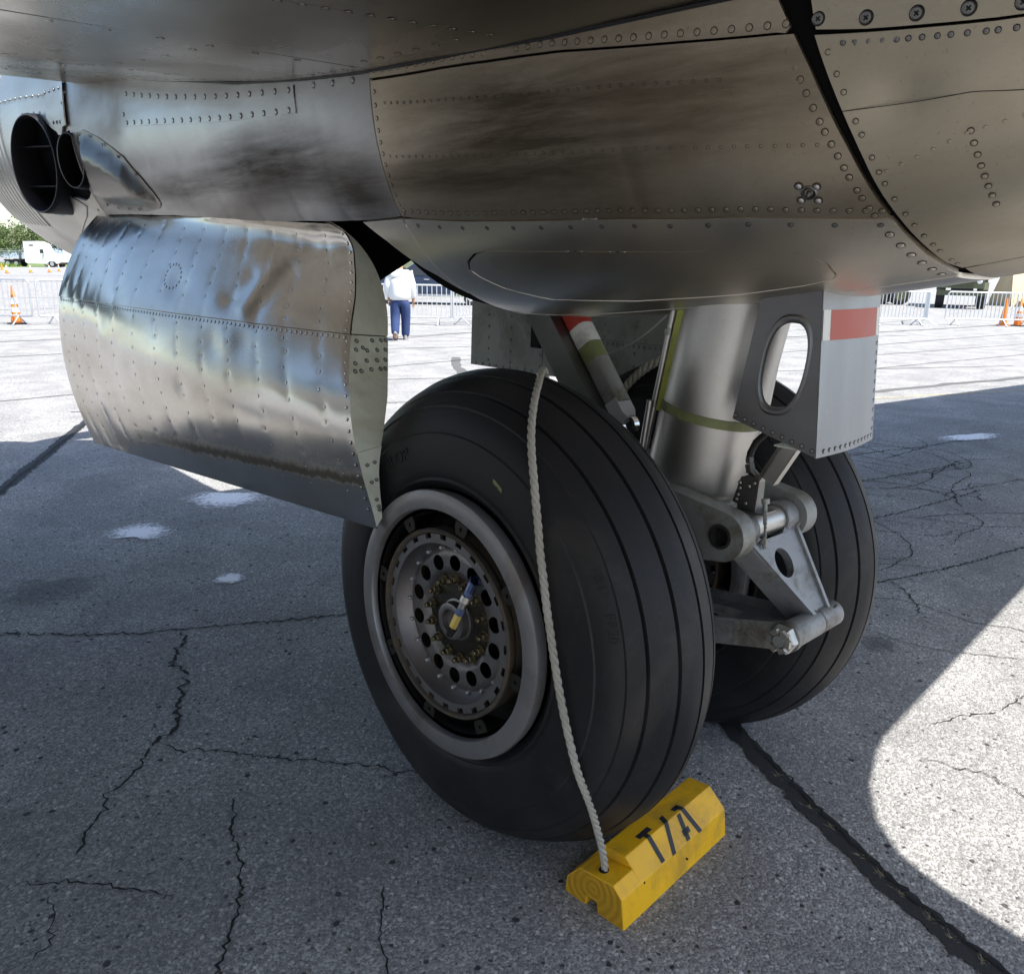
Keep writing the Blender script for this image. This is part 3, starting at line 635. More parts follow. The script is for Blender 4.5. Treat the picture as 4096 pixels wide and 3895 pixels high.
a2 = [(gy(.117)-.052, .10), (AF[0][0]-.004, aft_t(AF[0][0])-.004)]+[(y, aft_t(y)-.002) for y in np.linspace(-.95, -2.4, 16)]+[(-2.6, .44), (-2.6, -.3), (gy(.117)-.03, -.3)]
skin('skin_panel', a2, 'alu_tail', flap, off=.009, dent=lambda y, t: wavy(y, t*TS, 33, .0018, 8), step=.035)
skin('lower_panel', [(-1.025, .852), (-1.135, .844), (-1.6, .824), (-2.6, .804), (-2.6, 1.5), (-1.03, 1.5), (-1.03, 1.0)], 'alu_tail', flap, dent=lambda y, t: wavy(y, t*TS, 34, .0018, 8))
skin('skin_panel', [(-1.03, 1.505), (-2.6, 1.505), (-2.6, 2.3), (-.85, 2.3)], 'alu_tail', flap, step=.08)
for (y, t) in [(-.872, .166), (-.950, .186), (-1.028, .203), (-1.103, .220), (-1.176, .237), (-1.25, .252)]:
    p = Vector(on(np.array([y]), np.array([t]), .0095)[0]); n = Vector(Nn0(np.array([y]), np.array([t]))[0]); a = n.orthogonal().normalized(); b_ = n.cross(a)
    mb = MB(); K = 16
    for (r0, r1, h0, h1, mi) in ((.0122, .0100, .0, .0020, 1), (.0100, .0083, .0020, .0005, 0), (.0083, .0, .0018, .0022, 0)):
        V = [p+(a*math.cos(2*PI*k/K)+b_*math.sin(2*PI*k/K))*r0+n*h0 for k in range(K)]+[p+(a*math.cos(2*PI*k/K)+b_*math.sin(2*PI*k/K))*max(r1, 1e-4)+n*h1 for k in range(K)]
        mb.add(V, [(k, (k+1) % K, K+(k+1) % K, K+k) for k in range(K)], mi)
    for (u, v) in ((a, b_), (b_, a)):
        mb.add([p+u*.0046+v*.0013+n*.0026, p-u*.0046+v*.0013+n*.0026, p-u*.0046-v*.0013+n*.0026, p+u*.0046-v*.0013+n*.0026], [(0, 1, 2, 3)], 1)
    mb.build('cover_screw', ['steel_dark', 'black'], flap, True)
# rivet and screw rows (each row only a pixel or two across: joined)
offl = lambda L, d, a=None, b=None: [(y, t+d) for y, t in L]
riv_rows('rivets', [(offl(TUP, -.014), .033)], .0060, .0013, 'alu_dull', nac, off=.0072, rs=1.22)
riv_rows('rivets', [(offl(TLO, -.022), .030)], .0060, .0013, 'alu_dull', nac, rs=1.22)
riv_rows('rivets', [([(gy(t)+.022, t) for t in np.linspace(.19, .59, 12)], .030)], .0060, .0013, 'alu_dull', nac, jit=.004, rs=1.22)
riv_rows('rivets', [([(S1-.016, .06), (S1-.016, .36)], .028)], .0048, .0012, 'alu_dull', nac, rs=1.3)
riv_rows('rivets', [([(.247, .097), (-.01, .124), (-.241, .154), (-.497, .186), (-.705, .222), (-.80, .243)], .026), ([(.26, .209), (.022, .235), (-.283, .278), (-.532, .314), (-.736, .355), (-.865, .385)], .026)], .0032, .0007, 'alu_dull', nac, rs=1.25)
riv_rows('screws', [(offl(TLO, .022), .085)], .0050, .001, 'steel_dark', nac)
riv_rows('screws', [([(gy(t)+.024, t) for t in np.linspace(.62, .90, 10)], .05)], .0075, .0015, 'alu_low', nac)
riv_rows('screws', [([(2.06, -.004), (1.6, .010), (1.1, .024), (.70, .036)], .082), ([(2.08, .060), (1.6, .064), (1.1, .069), (.70, .076)], .078), ([(2.065, .01), (2.07, .055)], .06)], .0072, .0015, 'alu_side', nac, off=.0082)
riv_rows('screws', [([(.62, .034), (.30, .046)], .10)], .0072, .0015, 'alu_side', nac)
riv_rows('rivets', [([(p[0]-.014, p[1]) for p in AF if p[1] < .85], .045)], .0044, .001, 'alu_tail', flap, jit=.008)
riv_rows('rivets', [([(y, aft_t(y)+.018) for y in np.linspace(-.90, -1.6, 12)], .022)], .0042, .0012, 'steel_dark', flap, jit=.002)
riv_rows('rivets', [([(-.95, .475), (-1.1, .43), (-1.3, .42)], .028)], .0040, .0008, 'alu_tail', flap, ring=False)
riv_rows('rivets', [([(-1.101, .415), (-1.110, .486), (-1.126, .63)], .0285)], .0050, .0011, 'alu_tail', flap, rs=1.3)
mb = MB(); q = np.linspace(-.905, -1.75, 60); tq = np.interp(-q, [.901, 1.038, 1.11, 1.177, 1.35, 1.8], [.33, .349, .357, .378, .42, .48]); mb.tube([tuple(p) for p in on(q, tq, .0044)], .0007, 5); mb.build('skin_lap', 'soot', flap)
# small drain fitting with four bolts
for (y, t, r, nm) in [(-.821, .483, .0165, 'drain_fitting')]:
    p = Vector(on(np.array([y]), np.array([t]), .0045)[0]); n = Vector(Nn0(np.array([y]), np.array([t]))[0]); a = n.orthogonal().normalized(); b_ = n.cross(a)
    mb = MB(); K = 20
    for (r0, r1, h0, h1, mi) in ((r, r*.85, 0, .004, 0), (r*.85, r*.3, .004, -.003, 1), (r*.3, .0008, .003, .012, 0)):
        V = [p+(a*math.cos(2*PI*k/K)+b_*math.sin(2*PI*k/K))*r0+n*h0 for k in range(K)]+[p+(a*math.cos(2*PI*k/K)+b_*math.sin(2*PI*k/K))*r1+n*h1 for k in range(K)]
        mb.add(V, [(k, (k+1) % K, K+(k+1) % K, K+k) for k in range(K)], mi)
    mb.build(nm, ['steel_dark', 'soot'], nac)
Q = np.array([(-.806, .462), (-.838, .472), (-.803, .497), (-.834, .506)]); rivets('bolts', on(Q[:, 0], Q[:, 1], .0045), Nn0(Q[:, 0], Q[:, 1]), .0065, .004, 'alu_strut', nac)

# ------------------------------------------------------------------ wing
WY = np.array([-2.03, -1.2, -.66, -.33, -.1, .3, .8, 1.33, 2.1, 2.4, 2.62, 2.74]); WZ = np.array([2.26, 2.165, 2.133, 2.124, 2.128, 2.14, 2.184, 2.255, 2.363, 2.395, 2.415, 2.45])
def zlow(y): return np.interp(y, WY, WZ)
def zup(y):
    u = np.clip((2.80-y)/4.83, 0, 1); return 2.47+.62*(1.45*np.sqrt(u)-.55*u-1.2*u**2+.35*u**3+0*u)*np.where(u < 1, 1, 1)-.21*u
def wchord(x): return (2.80-.185*(x+.3), -2.155+.02*(x+.3))        # leading and trailing edge
def wpt(x, s, up=False):
    le, te = wchord(x); y0 = 2.80-4.955*s; k = (le-te)/4.955
    zz = (zup(y0) if up else zlow(min(y0, 2.74))) if not (s <= 0) else 2.475
    return (x, le-(le-te)*s, 2.14+(zz-2.14)*k+.060*(x+.27)*(1 if x < 3 else 1))
ss = np.concatenate([[0, .006, .02, .045], np.linspace(.08, 1, 34)]); xs = np.array([-7.0, -5, -3.5, -2.6, -2.0, -1.5, -1.1, -.8, -.5, -.3, 0, .5, 1.0, 1.3, 2, 3, 5, 8, 12, 16.5])
V = []; F = []; nS = len(ss)
for x in xs:
    for s in ss: V.append(np.array(wpt(x, s))+np.array([0, 0, .006]))
    for s in ss: V.append(wpt(x, s, True))
m2 = 2*nS
for i in range(len(xs)-1):
    for j in range(nS-1):
        F.append((i*m2+j, (i+1)*m2+j, (i+1)*m2+j+1, i*m2+j+1)); F.append((i*m2+nS+j+1, (i+1)*m2+nS+j+1, (i+1)*m2+nS+j, i*m2+nS+j))
F.append(tuple(range(nS))+tuple(nS+j for j in range(nS-1, 0, -1))); b0 = (len(xs)-1)*m2
F.append(tuple(b0+j for j in range(nS-1, -1, -1))+tuple(b0+nS+j for j in range(1, nS)))
wing = mobj('wing', V, F, 'well_dark', plane, True, None, None, 50)
_wyt = np.array([zlow(y) for y in np.linspace(-2.03, 2.74, 300)])
_wk = np.exp(-np.linspace(-2, 2, 41)**2); _wk /= _wk.sum(); _wys = np.convolve(np.pad(_wyt, 20, 'edge'), _wk, 'valid')
def zw(x, y):
    le, te = 2.80-.185*(x+.3), -2.155+.02*(x+.3); s = (le-y)/(le-te); y0 = 2.80-4.955*s; k = (le-te)/4.955
    return 2.14+(np.interp(y0, np.linspace(-2.03, 2.74, 300), _wys)-2.14)*k+.060*(x+.27)
def wskin(name, outline, m, seed, step=.07, amp=.0016):
    P, T = tri2d(outline, (), step); x, y = P[:, 0], P[:, 1]
    f = lambda x, y: zw(x, y)-.003+wavy(x, y, seed, amp, 5)+wavy(x, y, seed+1, amp*.35, 14)
    e = 2e-3; nx = -(f(x+e, y)-f(x-e, y))/(2*e); ny = -(f(x, y+e)-f(x, y-e))/(2*e)
    n = -np.stack([nx, ny, np.ones_like(nx)], 1); n /= np.linalg.norm(n, axis=1)[:, None]
    V = np.stack([x, y, f(x, y)], 1); k = len(V)
    F = [(t[2], t[1], t[0]) for t in T]; VV = list(V); NN = list(n)
    for a, b_ in boundary(T):
        i = len(VV); VV += [V[a], V[b_], V[b_]+np.array([0, 0, .012]), V[a]+np.array([0, 0, .012])]; NN += [(0, 0, -1)]*4; F.append((i, i+1, i+2, i+3))
    return mobj(name, VV, F, m, wing, True, None, NN)
XJ = XC-.70                                             # skins run a little inside the nacelle side
SA = [(-2.6, .08), (-1.4, -.09), (-.75, -.182), (-.604, -.22), (-.497, -.235), (-.339, -.281), (-.15, -.33)]
gp = .003
W1 = [(-2.6, .08+gp)]+[(x, y+gp) for x, y in SA[1:]]+[(-.15, .27), (-2.6, .27)]
W2 = [(-2.6, -1.95)]+[(-.15, -1.95)]+[(x, y-gp) for x, y in SA[::-1]]
wskin('skin_panel', [(x, y) for x, y in W2], 'alu_wing', 41)
wskin('skin_panel', W1, 'alu_wing', 43)
wskin('skin_panel', [(-2.6, .276), (-.15, .276), (-.15, 1.06), (-2.6, 1.06)], 'alu_wing', 45)
wskin('skin_panel', [(-2.6, 1.066), (-.15, 1.066), (-.15, 2.68), (-.6, 2.72), (-2.6, 3.0)], 'alu_wing', 47)
wskin('skin_panel', [(-7, -1.9), (-2.606, -1.9), (-2.606, 3.0), (-7, 3.6)], 'alu_wing', 49, .2)
wskin('skin_panel', [(1.15, -1.9), (16, -1.6), (16, -.5), (1.15, 2.3)], 'alu_wing', 51, .3)
pts = []
for (a, b_, sp) in [((-1.6, -.03), (-.3, -.255), .045), ((-2.4, .30), (-.35, .30), .11), ((-2.4, 1.02), (-.35, 1.02), .11), ((-2.4, 1.10), (-.35, 1.10), .11), ((-2.4, 1.5), (-.35, 1.5), .12), ((-2.4, 1.9), (-.35, 1.9), .12), ((-2.4, 2.2), (-.35, 2.2), .12),
                    ((-.32, .3), (-.32, 1.0), .06), ((-.36, -.2), (-.36, .25), .07), ((-.34, 1.1), (-.34, 2.1), .10), ((-.7, .3), (-.7, 2.3), .16), ((-1.1, .35), (-1.1, 2.4), .16)]:
    L = math.hypot(b_[0]-a[0], b_[1]-a[1])
    for k in range(int(L/sp)): q = (k+.5)*sp/L; pts.append((a[0]+(b_[0]-a[0])*q, a[1]+(b_[1]-a[1])*q))
pts = np.array(pts); rivets('rivets', np.stack([pts[:, 0], pts[:, 1], zw(pts[:, 0], pts[:, 1])-.0032], 1), np.tile((0, 0, -1), (len(pts), 1)), .0075, .0012, 'alu_wing', wing, rs=1.25)
# fillet where nacelle tail and wing trailing edge meet, outboard side
FP = [(.60, -1.6), (3.3, -1.6), (2.95, -2.0), (2.47, -1.99), (2.09, -2.02), (1.80, -2.06), (1.60, -2.10), (1.38, -2.17), (1.22, -2.26), (1.11, -2.38), (1.05, -2.55), (1.02, -2.80), (.60, -2.9)]
plate2d('trailing_fillet', FP, ((0, 0, 2.33), (1, 0, 0), (0, 1, 0)), .03, 'alu_tail', wing, (), .3)
# junction seal between wing and nacelle
WJ = [(2.75, -.065), (2.3, -.047), (2.098, -.037), (1.33, -.007), (.8, .014), (.3, .034), (-.1, .054), (-.33, .073), (-.66, .091), (-.80, .10)]
mb = MB(); P = np.array(WJ); P = np.stack([np.interp(np.linspace(2.7, -.80, 60), P[::-1, 0], P[::-1, 1])], 1)[:, 0]; Yj = np.linspace(2.7, -.80, 60)
pj = S0(Yj, P)+Nn0(Yj, P)*.006; mb.tube([tuple(p) for p in pj], .006, 6); mb.build('junction_seal', 'soot', wing)

# fuselage, off to the left of the picture: seen only as reflection
FY = np.array([-13, -9, -5, 0, 6, 8, 9.2, 9.8, 10]); FR = np.array([.55, 1.0, 1.35, 1.45, 1.45, 1.35, 1.0, .5, .05]); FZ = np.array([3.5, 3.2, 2.95, 2.8, 2.8, 2.75, 2.7, 2.65, 2.6])
mb = MB(); V = []; F = []
for y, r_, z_ in zip(FY, FR, FZ):
    for k in range(40): V.append((-5.9+r_*math.cos(2*PI*k/40), y, z_+r_*math.sin(2*PI*k/40)))
for i in range(len(FY)-1):
    for k in range(40): F.append((i*40+k, i*40+(k+1) % 40, (i+1)*40+(k+1) % 40, (i+1)*40+k))
mb.add(V, F); mb.build('fuselage', 'alu_side2', plane)
# propeller ahead of the nacelle (its shadow lies on the apron)
prop = mobj('propeller_hub', *(lambda b: (b.V, b.F))(MB().lathe([(4.86, .30), (5.05, .28), (5.25, .20), (5.38, .08)], 24, (XC, 0, 2.45), 'y')), 'steel_dark', plane)
for k in range(4):
    a = RAD(20+90*k); d = Vector((math.cos(a), 0, math.sin(a))); e = Vector((-math.sin(a), 0, math.cos(a)))
    mb = MB(); rr = [.15, .5, 1.0, 1.5, 2.0, 2.35]; ww = [.06, .10, .17, .18, .15, .05]; c0 = Vector((XC, 5.1, 2.45)); V = []; F = []
    for r_, w_ in zip(rr, ww):
        tw = RAD(62-18*r_); ex = e*math.cos(tw)+Vector((0, 1, 0))*math.sin(tw); nn_ = ex.cross(d)
        for q in (ex*w_, nn_*w_*.12+ex*w_*.2, -ex*w_, -nn_*w_*.06): V.append(c0+d*r_+q)
    for i in range(len(rr)-1):
        for j in range(4): F.append((i*4+j, i*4+(j+1) % 4, (i+1)*4+(j+1) % 4, (i+1)*4+j))
    F += [(3, 2, 1, 0), tuple((len(rr)-1)*4+j for j in range(4))]
    mb.add(V, F); mb.build('propeller_blade', 'soot', prop)

# ------------------------------------------------------------------ wheel-well door hanging open
OA = [(-.144, 1.785), (-.102, 1.761), (-.089, 1.721), (-.106, 1.651), (-.141, 1.564), (-.189, 1.480), (-.246, 1.367), (-.285, 1.270), (-.300, 1.165), (-.292, 1.055), (-.281, .964), (-.274, .900)]
IA = [(-.130, 1.775), (-.082, 1.740), (-.041, 1.665), (-.034, 1.613), (-.044, 1.531), (-.086, 1.423), (-.170, 1.235), (-.232, 1.082), (-.256, .922)]
YO_ = ([1.785, 1.761, 1.721, 1.651, 1.564, 1.480, 1.367, 1.270, 1.165, 1.055, .964, .900], [.70, .685, .661, .617, .563, .511, .441, .380, .338, .310, .280, .262])
RK = .58                                                      # the aft edge is raked
yedge = lambda z: np.interp(-np.asarray(z, float), [-q for q in YO_[0]], YO_[1])
OF = [(-.105, 1.893), (-.150, 1.843), (-.206, 1.774), (-.270, 1.658), (-.328, 1.516), (-.351, 1.431), (-.360, 1.297), (-.354, 1.132), (-.335, 1.002), (-.300, .858), (-.246, .697)]
def curve(P, n):
    P = np.array(P, float); d = np.r_[0, np.cumsum(np.hypot(*np.diff(P, axis=0).T))]; d /= d[-1]
    q = np.linspace(0, 1, n); 
    def cr(v):
        m = np.gradient(v, d); i = np.clip(np.searchsorted(d, q)-1, 0, len(d)-2); h = d[i+1]-d[i]; t = (q-d[i])/h
        return (2*t**3-3*t**2+1)*v[i]+(t**3-2*t**2+t)*h*m[i]+(-2*t**3+3*t**2)*v[i+1]+(t**3-t**2)*h*m[i+1]
    return np.stack([cr(P[:, 0]), cr(P[:, 1])], 1)
YA, YF = .70, 2.95
NQ = 400; CA, CF = curve(OA, NQ), curve(OF, NQ); CIA = curve(IA, NQ)
def dlerp(C0, C1, u, v):
    i = np.clip(v, 0, 1)*(NQ-1); a = np.stack([np.interp(i, np.arange(NQ), C0[:, k]) for k in (0, 1)], -1); b_ = np.stack([np.interp(i, np.arange(NQ), C1[:, k]) for k in (0, 1)], -1)
    w_ = u[..., None]; bul = (np.sin(np.pi*u)*.035*np.sin(np.pi*v))
    r = a*(1-w_)+b_*w_; r[..., 0] -= bul; return r
VS_A, VS_F = .405, .385                                       # where the two skins overlap
vseam = lambda u: VS_A+(VS_F-VS_A)*u
RL = [.055, .13, .20, .275, .35, .43, .51, .60, .69, .77, .84, .90, .955]    # rib lines along the door
DR = []
for q in RL:
    for v in np.arange(.07, .93, .052):
        if abs(v-vseam(q)) > .02: DR.append((q+rng.normal(0, .002)+.012*math.sin(v*5), v+rng.normal(0, .004)))
DR = np.array(DR)
LU = 2.27; LV = 1.25
def ddent(u, v):
    d = wavy(u*LU, v*LV, 61, .0042, 5.5)+wavy(u*LU, v*LV, 62, .0008, 14)
    for q in RL: d = d-.0010*np.exp(-((u-q-.012*np.sin(v*5))*LU/.022)**2)*(.6+.4*np.sin(v*40+q*30))
    bay_ = np.interp(u-.012*np.sin(v*5), [0]+RL+[1], np.arange(len(RL)+2)); d = d+.0011*np.sin(np.pi*(bay_ % 1))*(.3+.7*np.sin(v*7+bay_.astype(int)*2.1))+.0009*np.sin(v*20+np.floor(bay_)*1.7)*np.sin(np.pi*(bay_ % 1))
    for (a, b_) in DR:
        mm = (abs(u-a) < .03)&(abs(v-b_) < .05)
        if mm.any(): d = d-np.where(mm, (.0003+.0013*((a*97+b_*53) % 1)**2)*np.exp(-(((u-a)*LU)**2+((v-b_)*LV)**2)/.010**2), 0)
    # two creases and a dent below the seam
    for (ua, va, ub, vb, am, wd) in ((.155, .20, .215, .375, -.0045, .042), (.200, .20, .245, .36, .0045, .040), (.10, .12, .15, .22, -.004, .06), (.250, .24, .285, .33, -.004, .045)):
        px, py = u*LU, v*LV; ax, ay, bx, by = ua*LU, va*LV, ub*LU, vb*LV
        t = np.clip(((px-ax)*(bx-ax)+(py-ay)*(by-ay))/((bx-ax)**2+(by-ay)**2), 0, 1)
        d = d+am*np.exp(-((px-ax-t*(bx-ax))**2+(py-ay-t*(by-ay))**2)/wd**2)
    for (a, b_, am, wd) in ((.245, .475, -.006, .07), (.285, .47, .005, .06), (.325, .49, -.005, .07), (.47, .30, -.007, .07), (.30, .33, -.006, .06), (.62, .62, -.006, .05), (.75, .52, .006, .06), (.43, .66, -.006, .05)):
        d = d+am*np.exp(-(((u-a)*LU)**2+((v-b_)*LV)**2)/wd**2)
    edge = np.clip(np.minimum(np.minimum(u, 1-u)*LU, np.minimum(v, 1-v)*LV)/.03, 0, 1)
    return d*edge
def door_pt(u, v, inner=False, off=0.0, dent=True):
    u = np.asarray(u, float); v = np.asarray(v, float); base = dlerp(CA, CF, u, v)
    e = 2e-3; a = dlerp(CA, CF, u, np.clip(v-e, 0, 1)); b_ = dlerp(CA, CF, u, np.clip(v+e, 0, 1)); tv = b_-a; tv /= np.linalg.norm(tv, axis=-1)[..., None]
    n2 = np.stack([tv[..., 1], -tv[..., 0]], -1)          # outward (towards -x)
    d = off+(ddent(u, v) if dent else 0)
    base = base+n2*np.asarray(d)[..., None] if np.ndim(d) else base+n2*d
    ya = yedge(np.interp(np.clip(v, 0, 1)*(NQ-1), np.arange(NQ), CA[:, 1])); return np.stack([base[..., 0], ya+(YF-ya)*u, base[..., 1]], -1)
door = empty('wheel_door', (0, 0, 0), 0, plane); door['label'] = 'dented polished wheel-well door hanging open'
def door_skin(name, va, vb, nu, nv, off, m):
    U, Vv = np.meshgrid(np.linspace(0, 1, nu), np.linspace(0, 1, nv), indexing='ij'); Vp = va(U)*(1-Vv)+vb(U)*Vv
    P = door_pt(U, Vp, off=off); Fc = []
    for i in range(nu-1):
        for j in range(nv-1): Fc.append((i*nv+j, i*nv+j+1, (i+1)*nv+j+1, (i+1)*nv+j))
    V = list(P.reshape(-1, 3)); Q = door_pt(U, Vp, off=off-.004).reshape(-1, 3); k = len(V)
    ed = [i*nv for i in range(nu)]+[(nu-1)*nv+j for j in range(1, nv)]+[i*nv+nv-1 for i in range(nu-2, -1, -1)]+[j for j in range(nv-2, 0, -1)]
    for q in range(len(ed)):
        a, b_ = ed[q], ed[(q+1) % len(ed)]; i = len(V); V += [V[a], V[b_], Q[b_], Q[a]]; Fc.append((i, i+1, i+2, i+3))
    o = mobj(name, V, Fc, m, door, True); uv = o.data.uv_layers.new(name='skin_uv')
    fu = np.concatenate([U.ravel(), np.zeros(len(V)-k)]); fv = np.concatenate([Vp.ravel(), np.zeros(len(V)-k)])
    li = np.empty(len(o.data.loops), dtype=np.int32); o.data.loops.foreach_get('vertex_index', li); uv.data.foreach_set('uv', np.stack([fu[li], fv[li]], 1).ravel().astype(np.float32)); return o
door_skin('outer_skin', lambda u: 0*u, lambda u: vseam(u)+.004, 240, 74, .0085, 'alu_door')
door_skin('lower_skin', lambda u: vseam(u)-.02, lambda u: 0*u+1, 240, 104, .002, 'alu_door_low')
# grime band near the bottom: an actual smear line of soot, slightly proud film
# inner skin and end rib
U, Vv = np.meshgrid(np.linspace(0, 1, 30), np.linspace(0, 1, 40), indexing='ij')
ia = np.stack([np.interp(Vv*(NQ-1), np.arange(NQ), CIA[:, k]) for k in (0, 1)], -1); ofs = np.stack([np.interp(Vv*(NQ-1), np.arange(NQ), CF[:, k]) for k in (0, 1)], -1)
th_ = (ia-np.stack([np.interp(Vv*(NQ-1), np.arange(NQ), CA[:, k]) for k in (0, 1)], -1)); P2 = ia*(1-U[..., None])+(ofs+th_*.8)*U[..., None]
yi = yedge(ia[..., 1])+.004; P3 = np.stack([P2[..., 0], yi+(YF-yi)*U, P2[..., 1]], -1).reshape(-1, 3)
mobj('inner_skin', P3, [((i+1)*40+j, (i+1)*40+j+1, i*40+j+1, i*40+j) for i in range(29) for j in range(39)], 'primer', door)
def rib(name, v0, v1, m, dy, y=YA):
    vs = np.linspace(v0, v1, 40); o_ = np.stack([np.interp(vs*(NQ-1), np.arange(NQ), CA[:, k]) for k in (0, 1)], 1)
    ii = np.stack([np.interp(vs*(NQ-1), np.arange(NQ), CIA[:, k]) for k in (0, 1)], 1); V = []
    for a, b_ in zip(o_, ii): V += [(a[0]-.004, float(yedge(a[1]))-dy, a[1]), (b_[0], float(yedge(b_[1]))-dy, b_[1]), (b_[0]+.002, float(yedge(b_[1]))+.05, b_[1]), (a[0]+.006, float(yedge(a[1]))+.05, a[1])]
    F = []
    for k in range(len(vs)-1):
        b0 = 4*k; F += [(b0, b0+4, b0+5, b0+1), (b0+1, b0+5, b0+6, b0+2), (b0+3, b0+2, b0+6, b0+7)]
    F += [(0, 1, 2, 3), tuple(4*(len(vs)-1)+q for q in (3, 2, 1, 0))]
    return mobj(name, V, F, m, door, True, None, None, 40)
rib('end_rib', .0, .404, 'primer', .002); rib('end_rib', .408, .772, 'primer', .0022); rib('end_plate', .768, .992, 'primer', .006)
RP = []
for (fx, z) in [(.12, 1.43), (.3, 1.41), (.55, 1.43), (.80, 1.43), (.93, 1.43), (.12, 1.405), (.42, 1.402), (.70, 1.402), (.93, 1.402), (.12, 1.367), (.42, 1.373), (.70, 1.373), (.93, 1.373), (.12, 1.345), (.28, 1.345), (.55, 1.348), (.8, 1.348), (.93, 1.348), (.30, 1.085), (.70, 1.09), (.40, 1.035), (.75, 1.04), (.55, .985), (.65, .965), (.70, .955)]:
    xo = np.interp(-z, [-p[1] for p in OA], [p[0] for p in OA]); xi = np.interp(-z, [-p[1] for p in IA], [p[0] for p in IA]); RP.append((xo+(xi-xo)*fx, float(yedge(z))-(.0062 if z < 1.1 else .0024), z))
rivets('rivets', RP, [(0, -1, RK)]*len(RP), .0052, .0028, 'lug_paint', door, rs=1.5)
RP = []; RN = []
of_ = np.where(DR[:, 1] < vseam(DR[:, 0]), .0088, .0023); P = door_pt(DR[:, 0], DR[:, 1], off=of_); c_ = door_pt(DR[:, 0], DR[:, 1], off=.05); RP += list(P); RN += list(c_-P)
u_ = np.linspace(.012, .988, 86); vv = vseam(u_)+.016; P = door_pt(u_, vv, off=.0024); c_ = door_pt(u_, vv, off=.05); RP += list(P); RN += list(c_-P)
v_ = np.concatenate([np.arange(.06, .97, .034)]); P = door_pt(v_*0+.008, v_, off=np.where(v_ < VS_A, .0088, .0023), dent=False); RP += list(P); RN += [(-1, 0, -.05)]*len(P)
a_ = np.linspace(0, 2*PI, 17)[:-1]; uu, vv = .495+.030*np.cos(a_)*.9, .265+.046*np.sin(a_); P = door_pt(uu, vv, off=.0088); RP += list(P); RN += list(door_pt(uu, vv, off=.05)-P)
rivets('rivets', RP, RN, .0048, .0014, 'alu_door', door, rs=1.25)
# piano hinge along the top edge
mb = MB(); K = 62
for k in range(K):
    u = (k+.5)/K; p = door_pt(np.array([u]), np.array([0.0]), dent=False)[0]; q = Vector((p[0]+.004, p[1], p[2]+.012)); dy = (YF-YA)/K*.42
    dz = (1.893-1.785)/(YF-YA)
    mb.tube([(q.x, q.y-dy, q.z-dy*dz), (q.x, q.y+dy, q.z+dy*dz)], .0075, 8)
mb.build('piano_hinge', 'chrome', door)

# short door on the far side of the well, seen from inside
fdoor = mobj('inner_door', *(lambda b: (b.V, b.F))(MB().box((1.150, .10, 1.205), (1.165, 1.49, 2.0))), 'alu_boxdark', plane, False); fdoor['label'] = 'grey riveted inner door behind the wheels'
mb = MB()
for (y0, y1, z0, z1) in ((.985, 1.49, 1.205, 2.0), (.10, .981, 1.205, 1.392), (.10, .981, 1.395, 2.0)): mb.box((1.1455, y0, z0), (1.150, y1, z1))
mb.build('inner_skin', 'inner_grey', fdoor, False)
RP = [(1.1453, y, z) for y in (1.36, 1.20, 1.0, .80, .62, .45, .30) for z in np.arange(1.24, 1.75, .055)]+[(1.1453, y, 1.380) for y in np.arange(.15, .97, .028)]+[(1.1453, y, 1.215) for y in np.arange(.2, 1.47, .05)]
rivets('rivets', RP, [(-1, 0, 0)]*len(RP), .0052, .003, 'inner_grey', fdoor, ring=True, ringm='soot', rs=1.3)
mb = MB(); mb.box((1.10, .965, 1.33), (1.144, 1.02, 1.43)); mb.build('latch_box', 'black', fdoor)
cab = []
for q in np.linspace(0, 1, 24): cab.append((.82, .62-.62*q, 1.40-.05*math.sin(q*PI)*1.3+.20*q**2.2))
mb = MB(); mb.tube(cab, .0035, 6); mb.build('bowden_cable', 'wfade', nac)

# ------------------------------------------------------------------ main strut
AX0, AX1 = Vector((XC, -.248, .675)), Vector((XC, -.43, 1.75))
sd = (AX1-AX0).normalized()
def sp_(s): return AX0+sd*s
zs = lambda z: (z-.675)/sd.z
strut = MB(); rad = .150
def slathe(mb, prof, n=48, mi=0):
    a = sd.cross(Vector((1, 0, 0))).normalized(); b_ = Vector((1, 0, 0)); V = []; F = []
    for (z, r) in prof:
        c = sp_(zs(z))
        for k in range(n): th = 2*PI*k/n; V.append(c+(b_*math.cos(th)+a*math.sin(th))*r)
    for i in range(len(prof)-1):
        for k in range(n): F.append((i*n+k, i*n+(k+1) % n, (i+1)*n+(k+1) % n, (i+1)*n+k))
    F += [tuple(range(n))[::-1], tuple((len(prof)-1)*n+k for k in range(n))]; mb.add(V, F, mi)
slathe(strut, [(1.040, .132), (1.050, .143), (1.062, .148), (1.075, .150), (1.30, .150), (1.75, .150)])
strut = strut.build('landing_gear_strut', 'alu_strut', plane); strut['label'] = 'thick silver landing gear strut'
mb = MB(); slathe(mb, [(1.262, .1515), (1.262, .1535), (1.288, .1535), (1.288, .1515)]); mb.build('clamp_band', 'zinc_green', strut)
mb = MB(); slathe(mb, [(1.005, .126), (1.012, .138), (1.018, .134), (1.026, .140), (1.034, .136), (1.041, .139)]); mb.build('gland_nut', 'seal', strut)
mb = MB(); slathe(mb, [(.66, .085), (.66, .095), (1.01, .095)]); mb.build('piston', 'chrome', strut)
mb = MB(); slathe(mb, [(.935, .10), (.945, .118), (1.0, .122), (1.008, .118)]); mb.build('lower_casting', 'lug_paint', strut)
